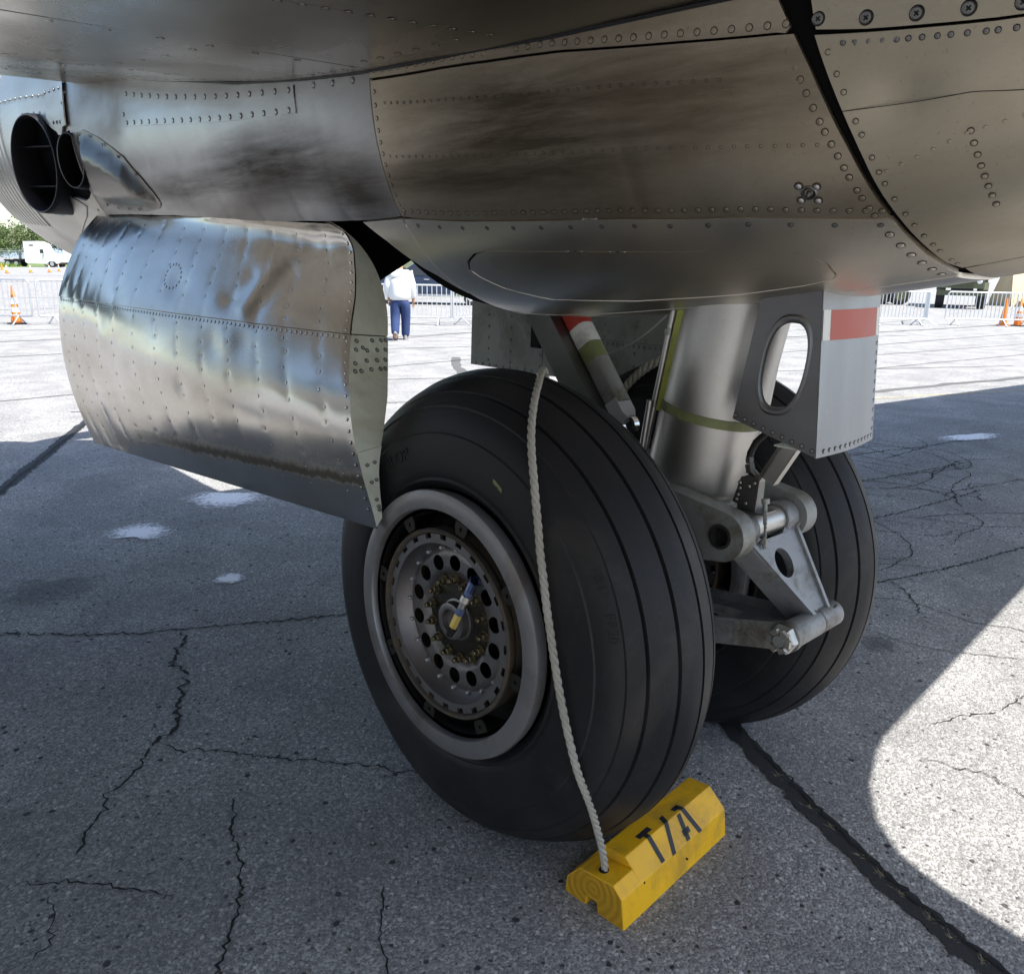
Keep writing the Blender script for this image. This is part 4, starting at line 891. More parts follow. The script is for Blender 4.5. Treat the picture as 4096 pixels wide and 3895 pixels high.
# hydraulic line, its clamps and a green channel on the front of the strut
mb = MB(); mb.tube([(.40, -.250, 1.70), (.40, -.252, 1.56), (.40, -.20, 1.22), (.40, -.185, 1.10), (.42, -.16, .95)], .0095, 10); mb.build('hydraulic_line', 'alu_strut', strut)
mb = MB(); mb.tube([(.355, -.225, 1.30), (.358, -.205, 1.12), (.37, -.19, 1.02)], .0085, 10); mb.build('hydraulic_line', 'alu_strut', strut)
for z in (1.50, 1.285):
    mb = MB(); y = np.interp(z, [1.22, 1.56], [-.20, -.252]); mb.tube([(.40, y, z-.010), (.40, y, z+.010)], .0145, 12); mb.box((.40, y-.05, z-.007), (.414, y, z+.007)); mb.build('line_clamp', 'steel_dark', strut)
M_ = Matrix.Translation((.40, -.232, 1.27)) @ Matrix.Rotation(RAD(9.0), 4, 'X')
mb = MB(); mb.box((-.014, -.062, 0), (.012, -.030, .40), 0, M_); mb.box((-.016, -.034, 0), (-.012, .004, .40), 0, M_); mb.build('green_channel', 'chartreuse', strut)
# drag brace with painted bands
b0, b1 = Vector((.46, -.065, 1.205)), Vector((.46, .40, 1.80))
bd_ = (b1-b0).normalized(); bn = Vector((1, 0, 0)); bt = bd_.cross(bn).normalized()
def brace_seg(name, s0, s1, m, hw=.034, hh=.036, extra=0):
    mb = MB(); V = []; F = []; sect = []
    for k in range(20):
        a = 2*PI*k/20; ca, sa = math.cos(a), math.sin(a); sect.append((hw*math.copysign(abs(ca)**.55, ca)+extra*ca, hh*math.copysign(abs(sa)**.55, sa)+extra*sa))
    for s in (s0, s1):
        for (u, v) in sect: V.append(b0+bd_*s+bn*u+bt*v)
    F = [(k, (k+1) % 20, 20+(k+1) % 20, 20+k) for k in range(20)]+[tuple(range(20))[::-1], tuple(range(20, 40))]
    mb.add(V, F); return mb.build(name, m, brace, True, 40) if name != 'drag_brace' else mb.build(name, m, plane, True, 40)
brace = None; brace = brace_seg('drag_brace', .06, .76, 'lug_paint'); brace['label'] = 'slanted drag brace with red and white bands'
brace_seg('red_band', .355, .75, 'red', extra=.0006); brace_seg('white_band', .285, .354, 'white', extra=.0006); brace_seg('green_band', .225, .284, 'zinc_green', extra=.0006)
# dark lower rail of the brace, parallel to it
rail = MB(); o2 = Vector((-.045, .075, -.035))
for (hw) in (.030,):
    P0 = b0+o2+bd_*.06; P1 = b0+o2+bd_*.76; V = []
    for p in (P0, P1): V += [p-bn*hw-bt*.045, p+bn*hw-bt*.045, p+bn*hw+bt*.045, p-bn*hw+bt*.045]
    rail.add(V, [(3, 2, 1, 0), (4, 5, 6, 7), (0, 1, 5, 4), (1, 2, 6, 5), (2, 3, 7, 6), (3, 0, 4, 7)])
rail.build('brace_rail', 'steel_dark', brace, False)
mb = MB(); fr = (b0+bd_*.065, bn, -bd_); plate2d('x', [(-.034, 0), (.034, 0), (.034, .05), (.018, .075), (-.018, .075), (-.034, .05)], (tuple(b0+bd_*.075), tuple(bn), tuple(-bd_)), .05, None, None, mb=mb); mb.build('end_fitting', 'wfade', brace)
mb = MB(); c = b0-bd_*.015
mb.add(*(lambda: ([c+(bd_*math.cos(2*PI*k/24)+bt*math.sin(2*PI*k/24))*r_+bn*x for x in (-.012, .012) for r_ in (.022, .034) for k in range(24)], [(k, (k+1) % 24, 24+(k+1) % 24, 24+k) for k in range(24)]+[(48+k, 72+k, 72+(k+1) % 24, 48+(k+1) % 24) for k in range(24)]+[(24+k, 24+(k+1) % 24, 72+(k+1) % 24, 72+k) for k in range(24)]+[(k, 48+k, 48+(k+1) % 24, (k+1) % 24) for k in range(24)]))()); mb.build('brace_eye', 'chrome', brace)
# lugs carrying the torque links
PV = Vector((XC, -.546, .975)); APX = Vector((XC, -.716, .709))
def lug(x0, x1, m='lug_paint'):
    out = [(-.20, 1.075), (-.33, 1.075), (-.40, 1.068)]+[(PV.y+.070*math.cos(a), PV.z+.070*math.sin(a)) for a in np.linspace(RAD(95), RAD(262), 16)]+[(-.42, .885), (-.30, .87), (-.20, .90)]
    mb = MB(); plate2d('l', out, (((x0+x1)/2, 0, 0), (0, 1, 0), (0, 0, 1)), x1-x0, None, None, [circ(PV.y, PV.z, .031)], .03, mb)
    return mb.build('torque_link_lug', m, strut)
lug(.285, .348); lug(.642, .705)
mb = MB()
for x0, x1 in ((.283, .35), (.64, .707)):
    mb = MB(); mb.lathe([(x0-.004, .026), (x0-.004, .034), (x1+.002, .034), (x1+.002, .026)], 24, (0, PV.y, PV.z), close=True); mb.build('bushing', 'steel_dark', strut)
mb = MB(); mb.lathe([(.30, .025), (.30, .0255), (.70, .0255)], 20, (0, PV.y, PV.z)); mb.build('pivot_pin', 'soot', strut)
# upper torque link
def linkmb():
    mb = MB(); e2 = (APX-PV).normalized(); e1 = Vector((1, 0, 0)); L = (APX-PV).length; n = e1.cross(e2)
    o = PV
    out = [(-.142, .0), (-.142, .03), (-.12, .075), (.03, L-.02), (.055, L), (.15, L), (.115, L-.05), (.142, .03), (.142, 0), (.085, 0), (.078, .035), (.055, .048), (-.050, .050), (-.072, .038), (-.082, 0)]
    plate2d('w', out, (tuple(o-n*.012), tuple(e1), tuple(e2)), .022, None, None, [circ(.0, .128, .043, .044, 26)], .03, mb)
    def bar(a, b_, w_, h0, h1):
        a2, b2 = Vector((a[0], a[1], 0)), Vector((b_[0], b_[1], 0)); d = (b2-a2).normalized(); s = Vector((-d.y, d.x, 0)); V = []
        for p in (a2, b2):
            for (q, hh) in ((-w_, h0), (w_, h0), (w_, h1), (-w_, h1)): r_ = p+s*q; V.append(o+e1*r_.x+e2*r_.y+n*hh)
        mb.add(V, [(3, 2, 1, 0), (4, 5, 6, 7), (0, 1, 5, 4), (1, 2, 6, 5), (2, 3, 7, 6), (3, 0, 4, 7)])
    bar((-.136, .03), (.045, L), .007, -.032, .050); bar((.136, .02), (.116, L), .007, -.032, .050); bar((-.080, .054), (.080, .054), .005, -.028, .006)
    for x0, x1 in ((-.143, -.083), (.083, .143)): mb.lathe([(x0, .046), (x0+.004, .050), (x1-.004, .050), (x1, .046)], 28, (XC, PV.y, PV.z))
    mb.lathe([(.066, .036), (.070, .039), (.172, .039), (.178, .036)], 28, (XC, APX.y, APX.z))
    return mb
ul = linkmb().build('torque_link', 'link_paint', plane, True, 35); ul['label'] = 'upper triangular torque link with oval hole'
mb = MB(); mb.lathe([(-.082, .036), (-.08, .039), (.08, .039), (.082, .036)], 28, (XC, PV.y, PV.z)); mb.build('pivot_barrel', 'alu_strut', ul)
ll = MB(); P0 = APX; P1 = Vector((XC, -.16, .600)); e2 = (P1-P0).normalized(); L = (P1-P0).length; e1 = Vector((1, 0, 0)); n = e1.cross(e2)
plate2d('w', [(-.085, -.02), (.062, -.02), (.062, .05), (.20, L), (-.20, L), (-.085, .06)], (tuple(P0), tuple(e1), tuple(e2)), .024, None, None, [[(-.03, .20), (.03, .20), (.11, L-.08), (-.11, L-.08)]], .04, ll)
for (a, b_) in (((-.080, .0), (-.185, L)), ((.055, .03), (.185, L))):
    a2, b2 = Vector((a[0], a[1], 0)), Vector((b_[0], b_[1], 0)); d = (b2-a2).normalized(); s = Vector((-d.y, d.x, 0)); V = []
    for p in (a2, b2):
        for (q, hh) in ((-.009, -.042), (.009, -.042), (.009, .036), (-.009, .036)): r_ = p+s*q; V.append(P0+e1*r_.x+e2*r_.y+n*hh)
    ll.add(V, [(3, 2, 1, 0), (4, 5, 6, 7), (0, 1, 5, 4), (1, 2, 6, 5), (2, 3, 7, 6), (3, 0, 4, 7)])
ll.lathe([(-.088, .036), (-.084, .0395), (.056, .0395), (.061, .036)], 28, (XC, APX.y, APX.z)); ll.lathe([(-.16, .05), (.16, .05)], 20, (XC, P1.y, P1.z))
ll = ll.build('torque_link', 'link_paint', plane, True, 35); ll['label'] = 'lower torque link reaching to the axle'
mb = MB(); mb.lathe([(-.108, .040), (-.106, .043), (-.090, .043), (-.089, .040)], 28, (XC, APX.y, APX.z)); mb.build('washer', 'steel_dark', ll)
mb = MB(); mb.lathe([(-.136, .034), (-.132, .040), (-.112, .042), (-.109, .040)], 6, (XC, APX.y, APX.z)); nut = mb.build('castle_nut', 'alu_strut', ll, False)
mb = MB()
for k in range(6):
    a = 2*PI*k/6; u = Vector((0, math.cos(a), math.sin(a)))
    c = Vector((XC-.141, APX.y, APX.z))+u*.0265; M_ = Matrix.Translation(c) @ Matrix.Rotation(a, 4, 'X'); mb.box((-.008, -.007, -.0095), (.008, .007, .0095), 0, M_)
mb.build('castellation', 'alu_strut', ll, False)
mb = MB(); mb.lathe([(-.146, .016), (-.144, .0185), (-.12, .0185)], 20, (XC, APX.y, APX.z)); mb.tube([(XC-.148, APX.y+.012, APX.z-.012), (XC-.150, APX.y-.016, APX.z-.020), (XC-.149, APX.y-.028, APX.z-.02)], .0018, 6); mb.build('split_pin', 'lug_paint', ll)
for (x, y, z) in ((XC-.10, PV.y-.062, PV.z-.02), (XC+.115, APX.y-.03, APX.z+.04), (XC+.10, PV.y-.062, PV.z-.01)):
    mb = MB(); mb.tube([(x, y, z), (x, y-.008, z+.012)], .005, 8); mb.build('grease_nipple', 'steel_dark', ul)
# fork and axle
mb = MB(); mb.lathe([(-.10, .06), (1.09, .06)], 24, (0, 0, HC)); mb.build('axle', 'steel_dark', plane)
mb = MB(); mb.box((XC-.10, -.32, .60), (XC+.10, .07, .74)); mb.build('axle_beam', 'lug_paint', plane)
# fairing box behind the strut
BX0, BX1 = .333, .662
fb = empty('strut_fairing', (0, 0, 0), 0, plane); fb['label'] = 'sheet metal strut fairing with oval hole and red stripe'
ovc = (-.645, 1.444); hole = []
for k in range(40):
    a = 2*PI*k/40; ca, sa = math.cos(a), math.sin(a); yy, zz = .056*math.copysign(abs(ca)**.75, ca), .108*math.copysign(abs(sa)**.85, sa); hole.append((ovc[0]+yy-.10*zz, ovc[1]+zz))
side = [(-.517, 1.291), (-.758, 1.227), (-.722, 1.66), (-.570, 1.66)]
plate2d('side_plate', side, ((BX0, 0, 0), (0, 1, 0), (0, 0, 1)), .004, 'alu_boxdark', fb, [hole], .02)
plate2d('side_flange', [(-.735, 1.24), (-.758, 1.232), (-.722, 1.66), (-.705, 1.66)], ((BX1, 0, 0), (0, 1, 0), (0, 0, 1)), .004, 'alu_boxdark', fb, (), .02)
mb = MB()
hp = [Vector((0, p[0], p[1])) for p in hole]; cc = Vector((0, ovc[0], ovc[1]))
V = []; prof = [(.985, -.004), (1.0, .004), (1.06, .0085), (1.13, .0085), (1.19, .002)]; V = []; F = []
for (q, hx) in prof:
    for p in hp: r_ = cc+(p-cc)*q; V.append((BX0-hx, r_.y, r_.z))
for i in range(len(prof)-1):
    for k in range(40): F.append((i*40+k, i*40+(k+1) % 40, (i+1)*40+(k+1) % 40, (i+1)*40+k))
mb.add(V, F); mb.build('rolled_bead', 'alu_boxdark', fb)
tl, tr, bl, br = (BX0-.003, -.722, 1.66), (BX1+.003, -.722, 1.668), (BX0-.003, -.7605, 1.226), (BX1+.003, -.7605, 1.240)
def aft(x, z, out=0.0): y = np.interp(z, [1.226, 1.66], [-.7605, -.722]); return (x, y-out-.014*math.sin(PI*(x-BX0)/(BX1-BX0)), z)
def aftpanel(name, x0, x1, z0a, z0b, z1a, z1b, m, out):
    nx, nz = 14, 6; V = []; F = []
    for i in range(nx):
        for j in range(nz):
            u, v = i/(nx-1), j/(nz-1); x = x0+(x1-x0)*u; z = (z0a+(z0b-z0a)*u)*(1-v)+(z1a+(z1b-z1a)*u)*v; V.append(aft(x, z, out))
    F = [(i*nz+j, (i+1)*nz+j, (i+1)*nz+j+1, i*nz+j+1) for i in range(nx-1) for j in range(nz-1)]; k = len(V)
    V += [(a, b_+.003, c) for a, b_, c in V]; F += [(f[3]+k, f[2]+k, f[1]+k, f[0]+k) for f in F[:]]
    return mobj(name, V, F, m, fb)
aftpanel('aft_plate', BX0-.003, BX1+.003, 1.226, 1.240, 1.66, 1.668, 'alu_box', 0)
aftpanel('stripe', BX0+.03, BX1-.030, 1.514, 1.521, 1.586, 1.594, 'red_faded', .0012); aftpanel('stripe', BX0-.001, BX0+.0295, 1.513, 1.514, 1.586, 1.587, 'white', .0012); aftpanel('stripe', BX1-.0295, BX1+.001, 1.521, 1.522, 1.594, 1.595, 'white', .0012)
RP = [aft(x, 1.240+.014*(x-BX0)/(BX1-BX0), .0002) for x in np.linspace(BX0+.03, BX1-.015, 12)]+[aft(BX1-.008, z, .0002) for z in np.linspace(1.27, 1.50, 10)]; RNN = [(0, -1, 0)]*len(RP)
for k in range(9): q = k/8; RP.append((BX0-.0022, -.525-.222*q, 1.301-.058*q)); RNN.append((-1, 0, 0))
rivets('rivets', RP, RNN, .0048, .0022, 'alu_box', fb, rs=1.4)
mb = MB(); mb.box((BX0+.006, -.757, 1.236), (BX1-.006, -.64, 1.240)); mb.build('bottom_stiffener', 'primer', fb)
mb = MB(); mb.tube([(XC+.13, -.47, 1.66), (XC+.12, -.43, 1.20)], .028, 14); mb.build('door_link', 'alu_strut', fb); mb = MB(); mb.tube([(XC+.14, -.70, 1.62), (XC+.12, -.665, 1.35), (XC+.09, -.62, 1.2)], .012, 10); mb.build('door_rod', 'soot', fb)
# lever box, bent channel, hose and chain rod between strut and link
mb = MB(); plate2d('p', [(-.521, 1.121), (-.545, 1.132), (-.578, 1.122), (-.574, 1.03), (-.502, 1.047)], ((.405, 0, 0), (0, 1, 0), (0, 0, 1)), .004, None, None, (), .03, mb); mb.box((.40, -.60, 1.026), (.475, -.49, 1.031)); mb.box((.41, -.565, 1.03), (.46, -.515, 1.115)); sb = mb.build('switch_box', 'steel_dark', strut)
rivets('bolts', [(.4028, -.521, 1.105), (.4028, -.523, 1.09), (.4028, -.519, 1.07), (.4028, -.516, 1.056), (.4028, -.55, 1.10), (.4028, -.545, 1.05), (.4028, -.565, 1.112)], [(-1, 0, 0)]*7, .0055, .005, 'alu_strut', sb, n=6) if False else None
RPs = [(.4028, -.521, 1.105), (.4028, -.523, 1.09), (.4028, -.519, 1.07), (.4028, -.516, 1.056), (.4028, -.55, 1.10), (.4028, -.545, 1.05), (.4028, -.565, 1.112)]
rivets('bolts', RPs, [(-1, 0, 0)]*7, .0055, .005, 'alu_strut', strut, n=6)
mb = MB()
ca, cb = Vector((.42, -.655, 1.225)), Vector((.42, -.600, 1.118)); dv = (cb-ca)
for (x0, y0, x1, y1) in ((.395, -.022, .398, .022), (.395, .019, .425, .022), (.395, -.022, .425, -.019)):
    V = []
    for p in (ca, cb): V += [(x0, p.y+y0, p.z), (x1, p.y+y0, p.z), (x1, p.y+y1, p.z+(.02 if y1 > 0 else 0)), (x0, p.y+y1, p.z+(.02 if y1 > 0 else 0))]
    mb.add(V, [(3, 2, 1, 0), (4, 5, 6, 7), (0, 1, 5, 4), (1, 2, 6, 5), (2, 3, 7, 6), (3, 0, 4, 7)])
mb.build('bent_channel', 'alu_strut', strut, False)
mb = MB(); mb.tube([(.42, -.59, 1.30), (.42, -.575, 1.255), (.42, -.545, 1.222), (.42, -.532, 1.19), (.42, -.530, 1.165)], .0095, 10); mb.build('hydraulic_hose', 'soot', strut)
mb = MB(); mb.tube([(.42, -.531, 1.178), (.42, -.533, 1.16)], .012, 6); mb.tube([(.42, -.533, 1.158), (.42, -.54, 1.135)], .0145, 6); mb.tube([(.42, -.54, 1.14), (.43, -.565, 1.115)], .012, 6); mb.build('hose_fitting', 'steel_dark', strut)
mb = MB(); mb.tube([(.415, -.595, 1.072), (.415, -.598, 1.058)], .011, 10); mb.tube([(.415, -.597, 1.06), (.415, -.603, 1.0)], .0055, 8); mb.tube([(.415, -.603, 1.0), (.417, -.608, .945)], .0035, 8); mb.tube([(.417, -.606, .955), (.418, -.612, .932)], .0085, 8)
for k in range(9): z = 1.04-.011*k; mb.tube([(.410, -.606-.001*k, z), (.410, -.606-.001*k, z-.008)], .0028, 6)
mb.build('chain_rod', 'lug_paint', strut)

# ------------------------------------------------------------------ wheels
HALF = [(0, .699), (.0042, .699), (.0047, .7095), (.02, .7075), (.04, .7035), (.066, .693), (.0665, .680), (.0755, .678), (.076, .689), (.10, .678), (.122, .664), (.137, .653), (.1375, .641), (.1455, .638), (.146, .648), (.165, .631), (.178, .617), (.1785, .611), (.188, .600), (.197, .580), (.2015, .568), (.2045, .555), (.2065, .545), (.2105, .541), (.2135, .52), (.2165, .50), (.2165, .47), (.2175, .44), (.214, .425), (.210, .418), (.213, .410), (.205, .398), (.19, .385)]
def make_tyre(parent, flat_z):
    prof = [(x, r) for x, r in HALF[::-1]]; prof = [(-x, r) for x, r in prof]+[(x, r) for x, r in HALF[1:]]
    n = 180; V = []; F = []
    for (x, r) in prof:
        for k in range(n):
            a = 2*PI*k/n; z = r*math.sin(a)
            lim = -flat_z; xx = x
            if z < lim:
                q = (lim-z); xx = x*(1+.9*q); z = lim
            elif z < lim+.22 and abs(x) > .12: xx = x*(1+.10*(1-(z-lim)/.22)**2)
            V.append((xx, r*math.cos(a), z))
    m_ = len(prof)
    for i in range(m_-1):
        for k in range(n): F.append((i*n+k, (i+1)*n+k, (i+1)*n+(k+1) % n, i*n+(k+1) % n))
    return mobj('tyre', V, F, 'rubber', parent, True, None, None, 30)
def make_wheel(x, label, flat):
    wroot = empty('wheel', (x, 0, HC), 0, plane); wroot['label'] = label
    make_tyre(wroot, flat)
    mb = MB(); mb.lathe([(-.226, .332), (-.240, .333), (-.2455, .336), (-.2462, .342), (-.2475, .358), (-.2455, .377), (-.2415, .3865), (-.232, .389), (-.205, .384)], 96); mb.F = mb.F[:-2]; mb.I = mb.I[:-2]
    mb.build('cover_ring', 'ring_paint', wroot)
    mb = MB(); mb.lathe([(-.224, .322), (-.205, .318), (-.19, .319), (-.08, .33), (-.08, .20)], 72); mb.F = mb.F[:-2]; mb.I = mb.I[:-2]; mb.build('rim_well', 'soot', wroot)
    for k in range(8):                                     # lugs that hold the cover ring
        a = RAD(12+45*k); u = Vector((0, math.cos(a), math.sin(a))); s = Vector((0, -math.sin(a), math.cos(a)))
        mb = MB(); plate2d('t', [(-.024, .320), (-.024, .300), (-.017, .282), (.017, .282), (.024, .300), (.024, .320)], ((-.226, 0, 0), tuple(s), tuple(u)), .004, None, None, [circ(0, .302, .006, n=10)], .02, mb)
        mb.build('ring_tab', 'hubplate', wroot)
    mb = MB(); mb.lathe([(-.10, .262), (-.225, .262), (-.235, .266), (-.238, .272), (-.232, .277), (-.215, .276), (-.20, .268), (-.185, .274), (-.165, .272), (-.10, .276)], 96); mb.F = mb.F[:-2]; mb.I = mb.I[:-2]; mb.build('brake_drum', 'drum_rust', wroot)
    mb = MB(); cas = []                                   # castellated ring
    for k in range(24):
        a0_, a1_, a2_ = 2*PI*k/24, 2*PI*(k+.62)/24, 2*PI*(k+1)/24
        for a in np.linspace(a0_, a1_, 4): cas.append((.2605*math.cos(a), .2605*math.sin(a)))
        for a in np.linspace(a1_, a2_, 3): cas.append((.247*math.cos(a), .247*math.sin(a)))
    plate2d('c', cas, ((-.222, 0, 0), (0, 1, 0), (0, 0, 1)), .010, None, None, [circ(0, 0, .234, n=72)], .02, mb); mb.build('castellated_ring', 'hub_metal', wroot)
    mb = MB(); mb.lathe([(-.226, .2335), (-.200, .226), (-.185, .215), (-.1795, .211)], 96); mb.F = mb.F[:-2]; mb.I = mb.I[:-2]; mb.build('hub_flange', 'hub_metal', wroot)
    # dished disc with lightening holes
    hs = [circ(.172*math.cos(2*PI*k/14+.2), .172*math.sin(2*PI*k/14+.2), .0235, n=16) for k in range(14)]
    P, T = tri2d(circ(0, 0, .2115, n=90), hs+[circ(0, 0, .12, n=40)], .012)
    rr = np.hypot(P[:, 0], P[:, 1]); xx = -.180-.008*np.clip((rr-.128)/.014, 0, 1)*np.clip((.2115-rr)/.012, 0, 1)+.012*np.clip((.145-rr)/.02, 0, 1)
    V = np.stack([xx, P[:, 0], P[:, 1]], 1); mobj('hub_disc', V, [(t[2], t[1], t[0]) for t in T], 'hub_metal', wroot)
    mb = MB()
    for k in range(20):
        a = 2*PI*k/20; c = (0, .2125*math.cos(a), .2125*math.sin(a)); mb.lathe([(-.194, .0045), (-.192, .0055), (-.180, .0055)], 6, c)
    o = mb.build('nuts', 'galv', wroot, False); o['kind'] = 'stuff'
    mb = MB(); mb.lathe([(-.155, .128), (-.160, .137), (-.170, .137), (-.172, .133), (-.172, .02)], 64); mb.build('hub_plate', 'hubplate', wroot)
    for k in range(14):
        a = 2*PI*k/14+.1; c = (0, .118*math.cos(a), .118*math.sin(a)); mb = MB()
        mb.lathe([(-.170, .0155), (-.177, .0155)], 14, c); mb.lathe([(-.177, .0120), (-.190, .0120), (-.192, .0105)], 6, c); mb.lathe([(-.195, .0078), (-.203, .0078), (-.205, .006)], 10, c); mb.build('hub_bolt', 'boltgold', wroot)
    mb = MB(); mb.lathe([(-.172, .062), (-.180, .062), (-.182, .056), (-.205, .054), (-.207, .050), (-.206, .036), (-.190, .034), (-.188, .02)], 40); mb.build('hub_cap', 'hub_metal', wroot)
    return wroot
w1 = make_wheel(0, 'near wheel with grey cover ring', .6745)
w2 = make_wheel(WD, 'far wheel behind the strut', .650)
# inner faces: plain rims
for wr in (w1, w2):
    mb = MB(); mb.lathe([(.195, .39), (.225, .385), (.232, .37), (.222, .352), (.19, .345), (.12, .33), (.11, .20), (.10, .10)], 64); mb.F = mb.F[:-2]; mb.I = mb.I[:-2]; mb.build('inner_rim', 'hub_metal', wr)
# tyre-valve adaptor on the near hub: brass end, blue and steel fittings
vd = Vector((-.035, .052, -.155)).normalized(); v0 = Vector((-.210, -.090, .128))
def vseg(name, s0, s1, r0, m, n=6, r1=None):
    a = v0+vd*s0; b_ = v0+vd*s1; mb = MB(); mb.tube([a, b_], r0, n, rs=[r0, r1 or r0]); return mb.build(name, m, w1, n > 8, 40)
vseg('valve_cap', .128, .156, .014, 'black', 14, .010); vseg('valve_brass', .084, .129, .0125, 'brass'); vseg('valve_nut', .062, .084, .0135, 'bluefit'); vseg('valve_body', .040, .062, .012, 'steel_dark', 14); vseg('valve_collar', .022, .041, .016, 'alu_strut', 16); vseg('valve_nut', .008, .022, .0135, 'bluefit'); vseg('valve_elbow', -.022, .009, .013, 'bluefit', 8)
mb = MB(); mb.tube([v0+vd*-.028, (-.205, -.096, .152), (-.175, -.090, .150)], .016, 10); mb.build('valve_elbow', 'bluefit', w1)
# moulded lettering on the near tyre
def tyre_text(txt, size, r0, ang, flip, xface, tang=1):
    cu = bpy.data.curves.new('t', 'FONT'); cu.body = txt; cu.size = size; cu.align_x = 'CENTER'; cu.extrude = .0012
    to = bpy.data.objects.new('t', cu); COL.objects.link(to); dg = bpy.context.evaluated_depsgraph_get(); me = bpy.data.meshes.new_from_object(to.evaluated_get(dg)); bpy.data.objects.remove(to)
    V = []
    for v in me.vertices:
        th = RAD(ang)-tang*v.co.x/r0*flip; r_ = r0+v.co.y*flip; x = np.interp(r_, [.44, .47, .515, .54, .573, .60, .617, .65], [-.2175, -.2168, -.2165, -.2118, -.2, -.188, -.178, -.146]); V.append((x-v.co.z-.0006, r_*math.cos(th), r_*math.sin(th)))
    F = [tuple(p.vertices) for p in me.polygons]; return mobj('moulded_lettering', V, F, 'rubber', w1, False)
tyre_text('DUNLOP', .052, .480, 55, 1, 0, -1); tyre_text('PR20', .034, .583, 163, 1, 0, -1); tyre_text('6SS61', .030, .583, 152, 1, 0, -1)
# yellow chalk marks on the near tyre
for (x, y, z, dy, dz) in ((-.2185, -.150, .455, .05, .04),):
    pass
mb = MB()
def on_tyre(x, th, o=.001):
    r = np.interp(x, [-h[0] for h in HALF[::-1]][:0] or [-.2175, -.2165, -.2125, -.2, -.178, -.146, -.10], [.44, .5, .53, .573, .617, .648, .678]); return (x-o, -(r+o)*math.cos(th), (r+o)*math.sin(th))
for (x0, x1, t0, t1) in ((-.2177, -.2172, 1.27, 1.38), (-.190, -.180, .62, .70)):
    pass
def chalk(y0, y1, z0, z1, x):
    V = []; k = 9
    for i in range(k):
        q = i/(k-1); V += [(x, y0+(y1-y0)*q+rng.normal(0, .0015), z0+(z1-z0)*q+.006+rng.normal(0, .0015)), (x, y0+(y1-y0)*q+rng.normal(0, .0015), z0+(z1-z0)*q-.006+rng.normal(0, .0015))]
    return V, [(2*i, 2*i+1, 2*i+3, 2*i+2) for i in range(k-1)]
mb.add(*chalk(-.172, -.210, .456, .433, -.2182)); mb.build('chalk_mark', 'zinc_green', w1, False)

# ------------------------------------------------------------------ chock and its rope
ch = empty('wheel_chock', (-.138, -.626, 0), math.atan2(.039, .999))
tag(ch, 'yellow wooden wheel chock with stencilled letters under the near tyre', 'chock')
CP = [(0, 0), (.012, .088), (.068, .140), (.140, .134), (.196, .052), (.200, 0)]
CN = [(.128, 0), (.124, .030), (.092, .032), (.086, 0)]
def chock_part(x0, x1, prof):
    mb = MB(); P, T = tri2d(prof, (), .5, False); k = len(P)
    V = [(x0, p[0], p[1]) for p in P]+[(x1, p[0], p[1]) for p in P]
    F = [(t[2], t[1], t[0]) for t in T]+[(t[0]+k, t[1]+k, t[2]+k) for t in T]; I = [1]*len(T)+[1]*len(T); bd = boundary(T); F += [(a, b_, b_+k, a+k) for a, b_ in bd]; I += [0]*len(bd)
    mb.V, mb.F, mb.I = V, F, I; return mb
full = CP[:1]+CP[1:]+CN[:0]
prof_b = [(0, 0), (.012, .088), (.068, .140), (.140, .134), (.196, .052), (.200, 0), (.128, 0), (.124, .030), (.092, .032), (.086, 0)]
prof_e = [(0, 0), (.012, .088), (.042, .116), (.155, .104), (.196, .052), (.200, 0), (.128, 0), (.124, .030), (.092, .032), (.086, 0)]
# the block is one piece: long body with a lower shoulder at the near end
mb = chock_part(0.0, .085, prof_e); m2_ = chock_part(.0851, .522, prof_b)
# upper overhang at the far end: a saw cut between the bevelled top and the base
mb.add(m2_.V, m2_.F, 0); 
cb = mb.build('block', ['yellow', 'endgrain'], ch, False)
bm = bmesh.new(); bm.from_mesh(cb.data); bmesh.ops.remove_doubles(bm, verts=bm.verts, dist=.0005)
es = [e for e in bm.edges if len(e.link_faces) == 2 and e.calc_face_angle(0) > .35]
bmesh.ops.bevel(bm, geom=es, offset=.003, segments=2, affect='EDGES', profile=.6); bm.to_mesh(cb.data); bm.free()
for p in cb.data.polygons: p.use_smooth = False
# stencil: T / A on the ridge, running over the edge
e1 = Vector((1, 0, 0)); pa, pb = Vector((0, .012, .088)), Vector((0, .068, .140)); pc = Vector((0, .140, .134))
def onch(x, s):                                            # s: distance down from the ridge (negative = on the wheel side of it)
    if s >= 0: d = (pa-pb).normalized(); p = pb+d*s; n = Vector((0, -.68, .73))
    else: d = (pc-pb).normalized(); p = pb+d*(-s); n = Vector((0, .083, .996))
    return Vector((x, p.y, p.z))+n*.0008
def stroke(mb, x0, s0, x1, s1, w_):
    k = 8; V = []
    pts_ = [(x0+(x1-x0)*i/k, s0+(s1-s0)*i/k) for i in range(k+1)]
    if s0 < 0 < s1: pts_ = sorted(pts_+[(x0+(x1-x0)*(0-s0)/(s1-s0), 1e-5)], key=lambda p: p[1])
    for (x, s) in pts_: V += [onch(x-w_/2, s), onch(x+w_/2, s)]
    mb.add(V, [(2*i, 2*i+1, 2*i+3, 2*i+2) for i in range(len(pts_)-1)])
mb = MB()
for (x0, s0, x1, s1, w_) in [(.196, -.012, .194, .073, .017), (.200, -.029, .200, -.012, .058), (.293, -.026, .244, .078, .018), (.362, -.024, .380, .079, .018), (.341, .004, .321, .075, .018), (.332, .044, .330, .060, .034), (.352, -.024, .354, -.008, .026)]: stroke(mb, x0, s0, x1, s1, w_)
mb.build('stencil_letters', 'stencil', ch, False)
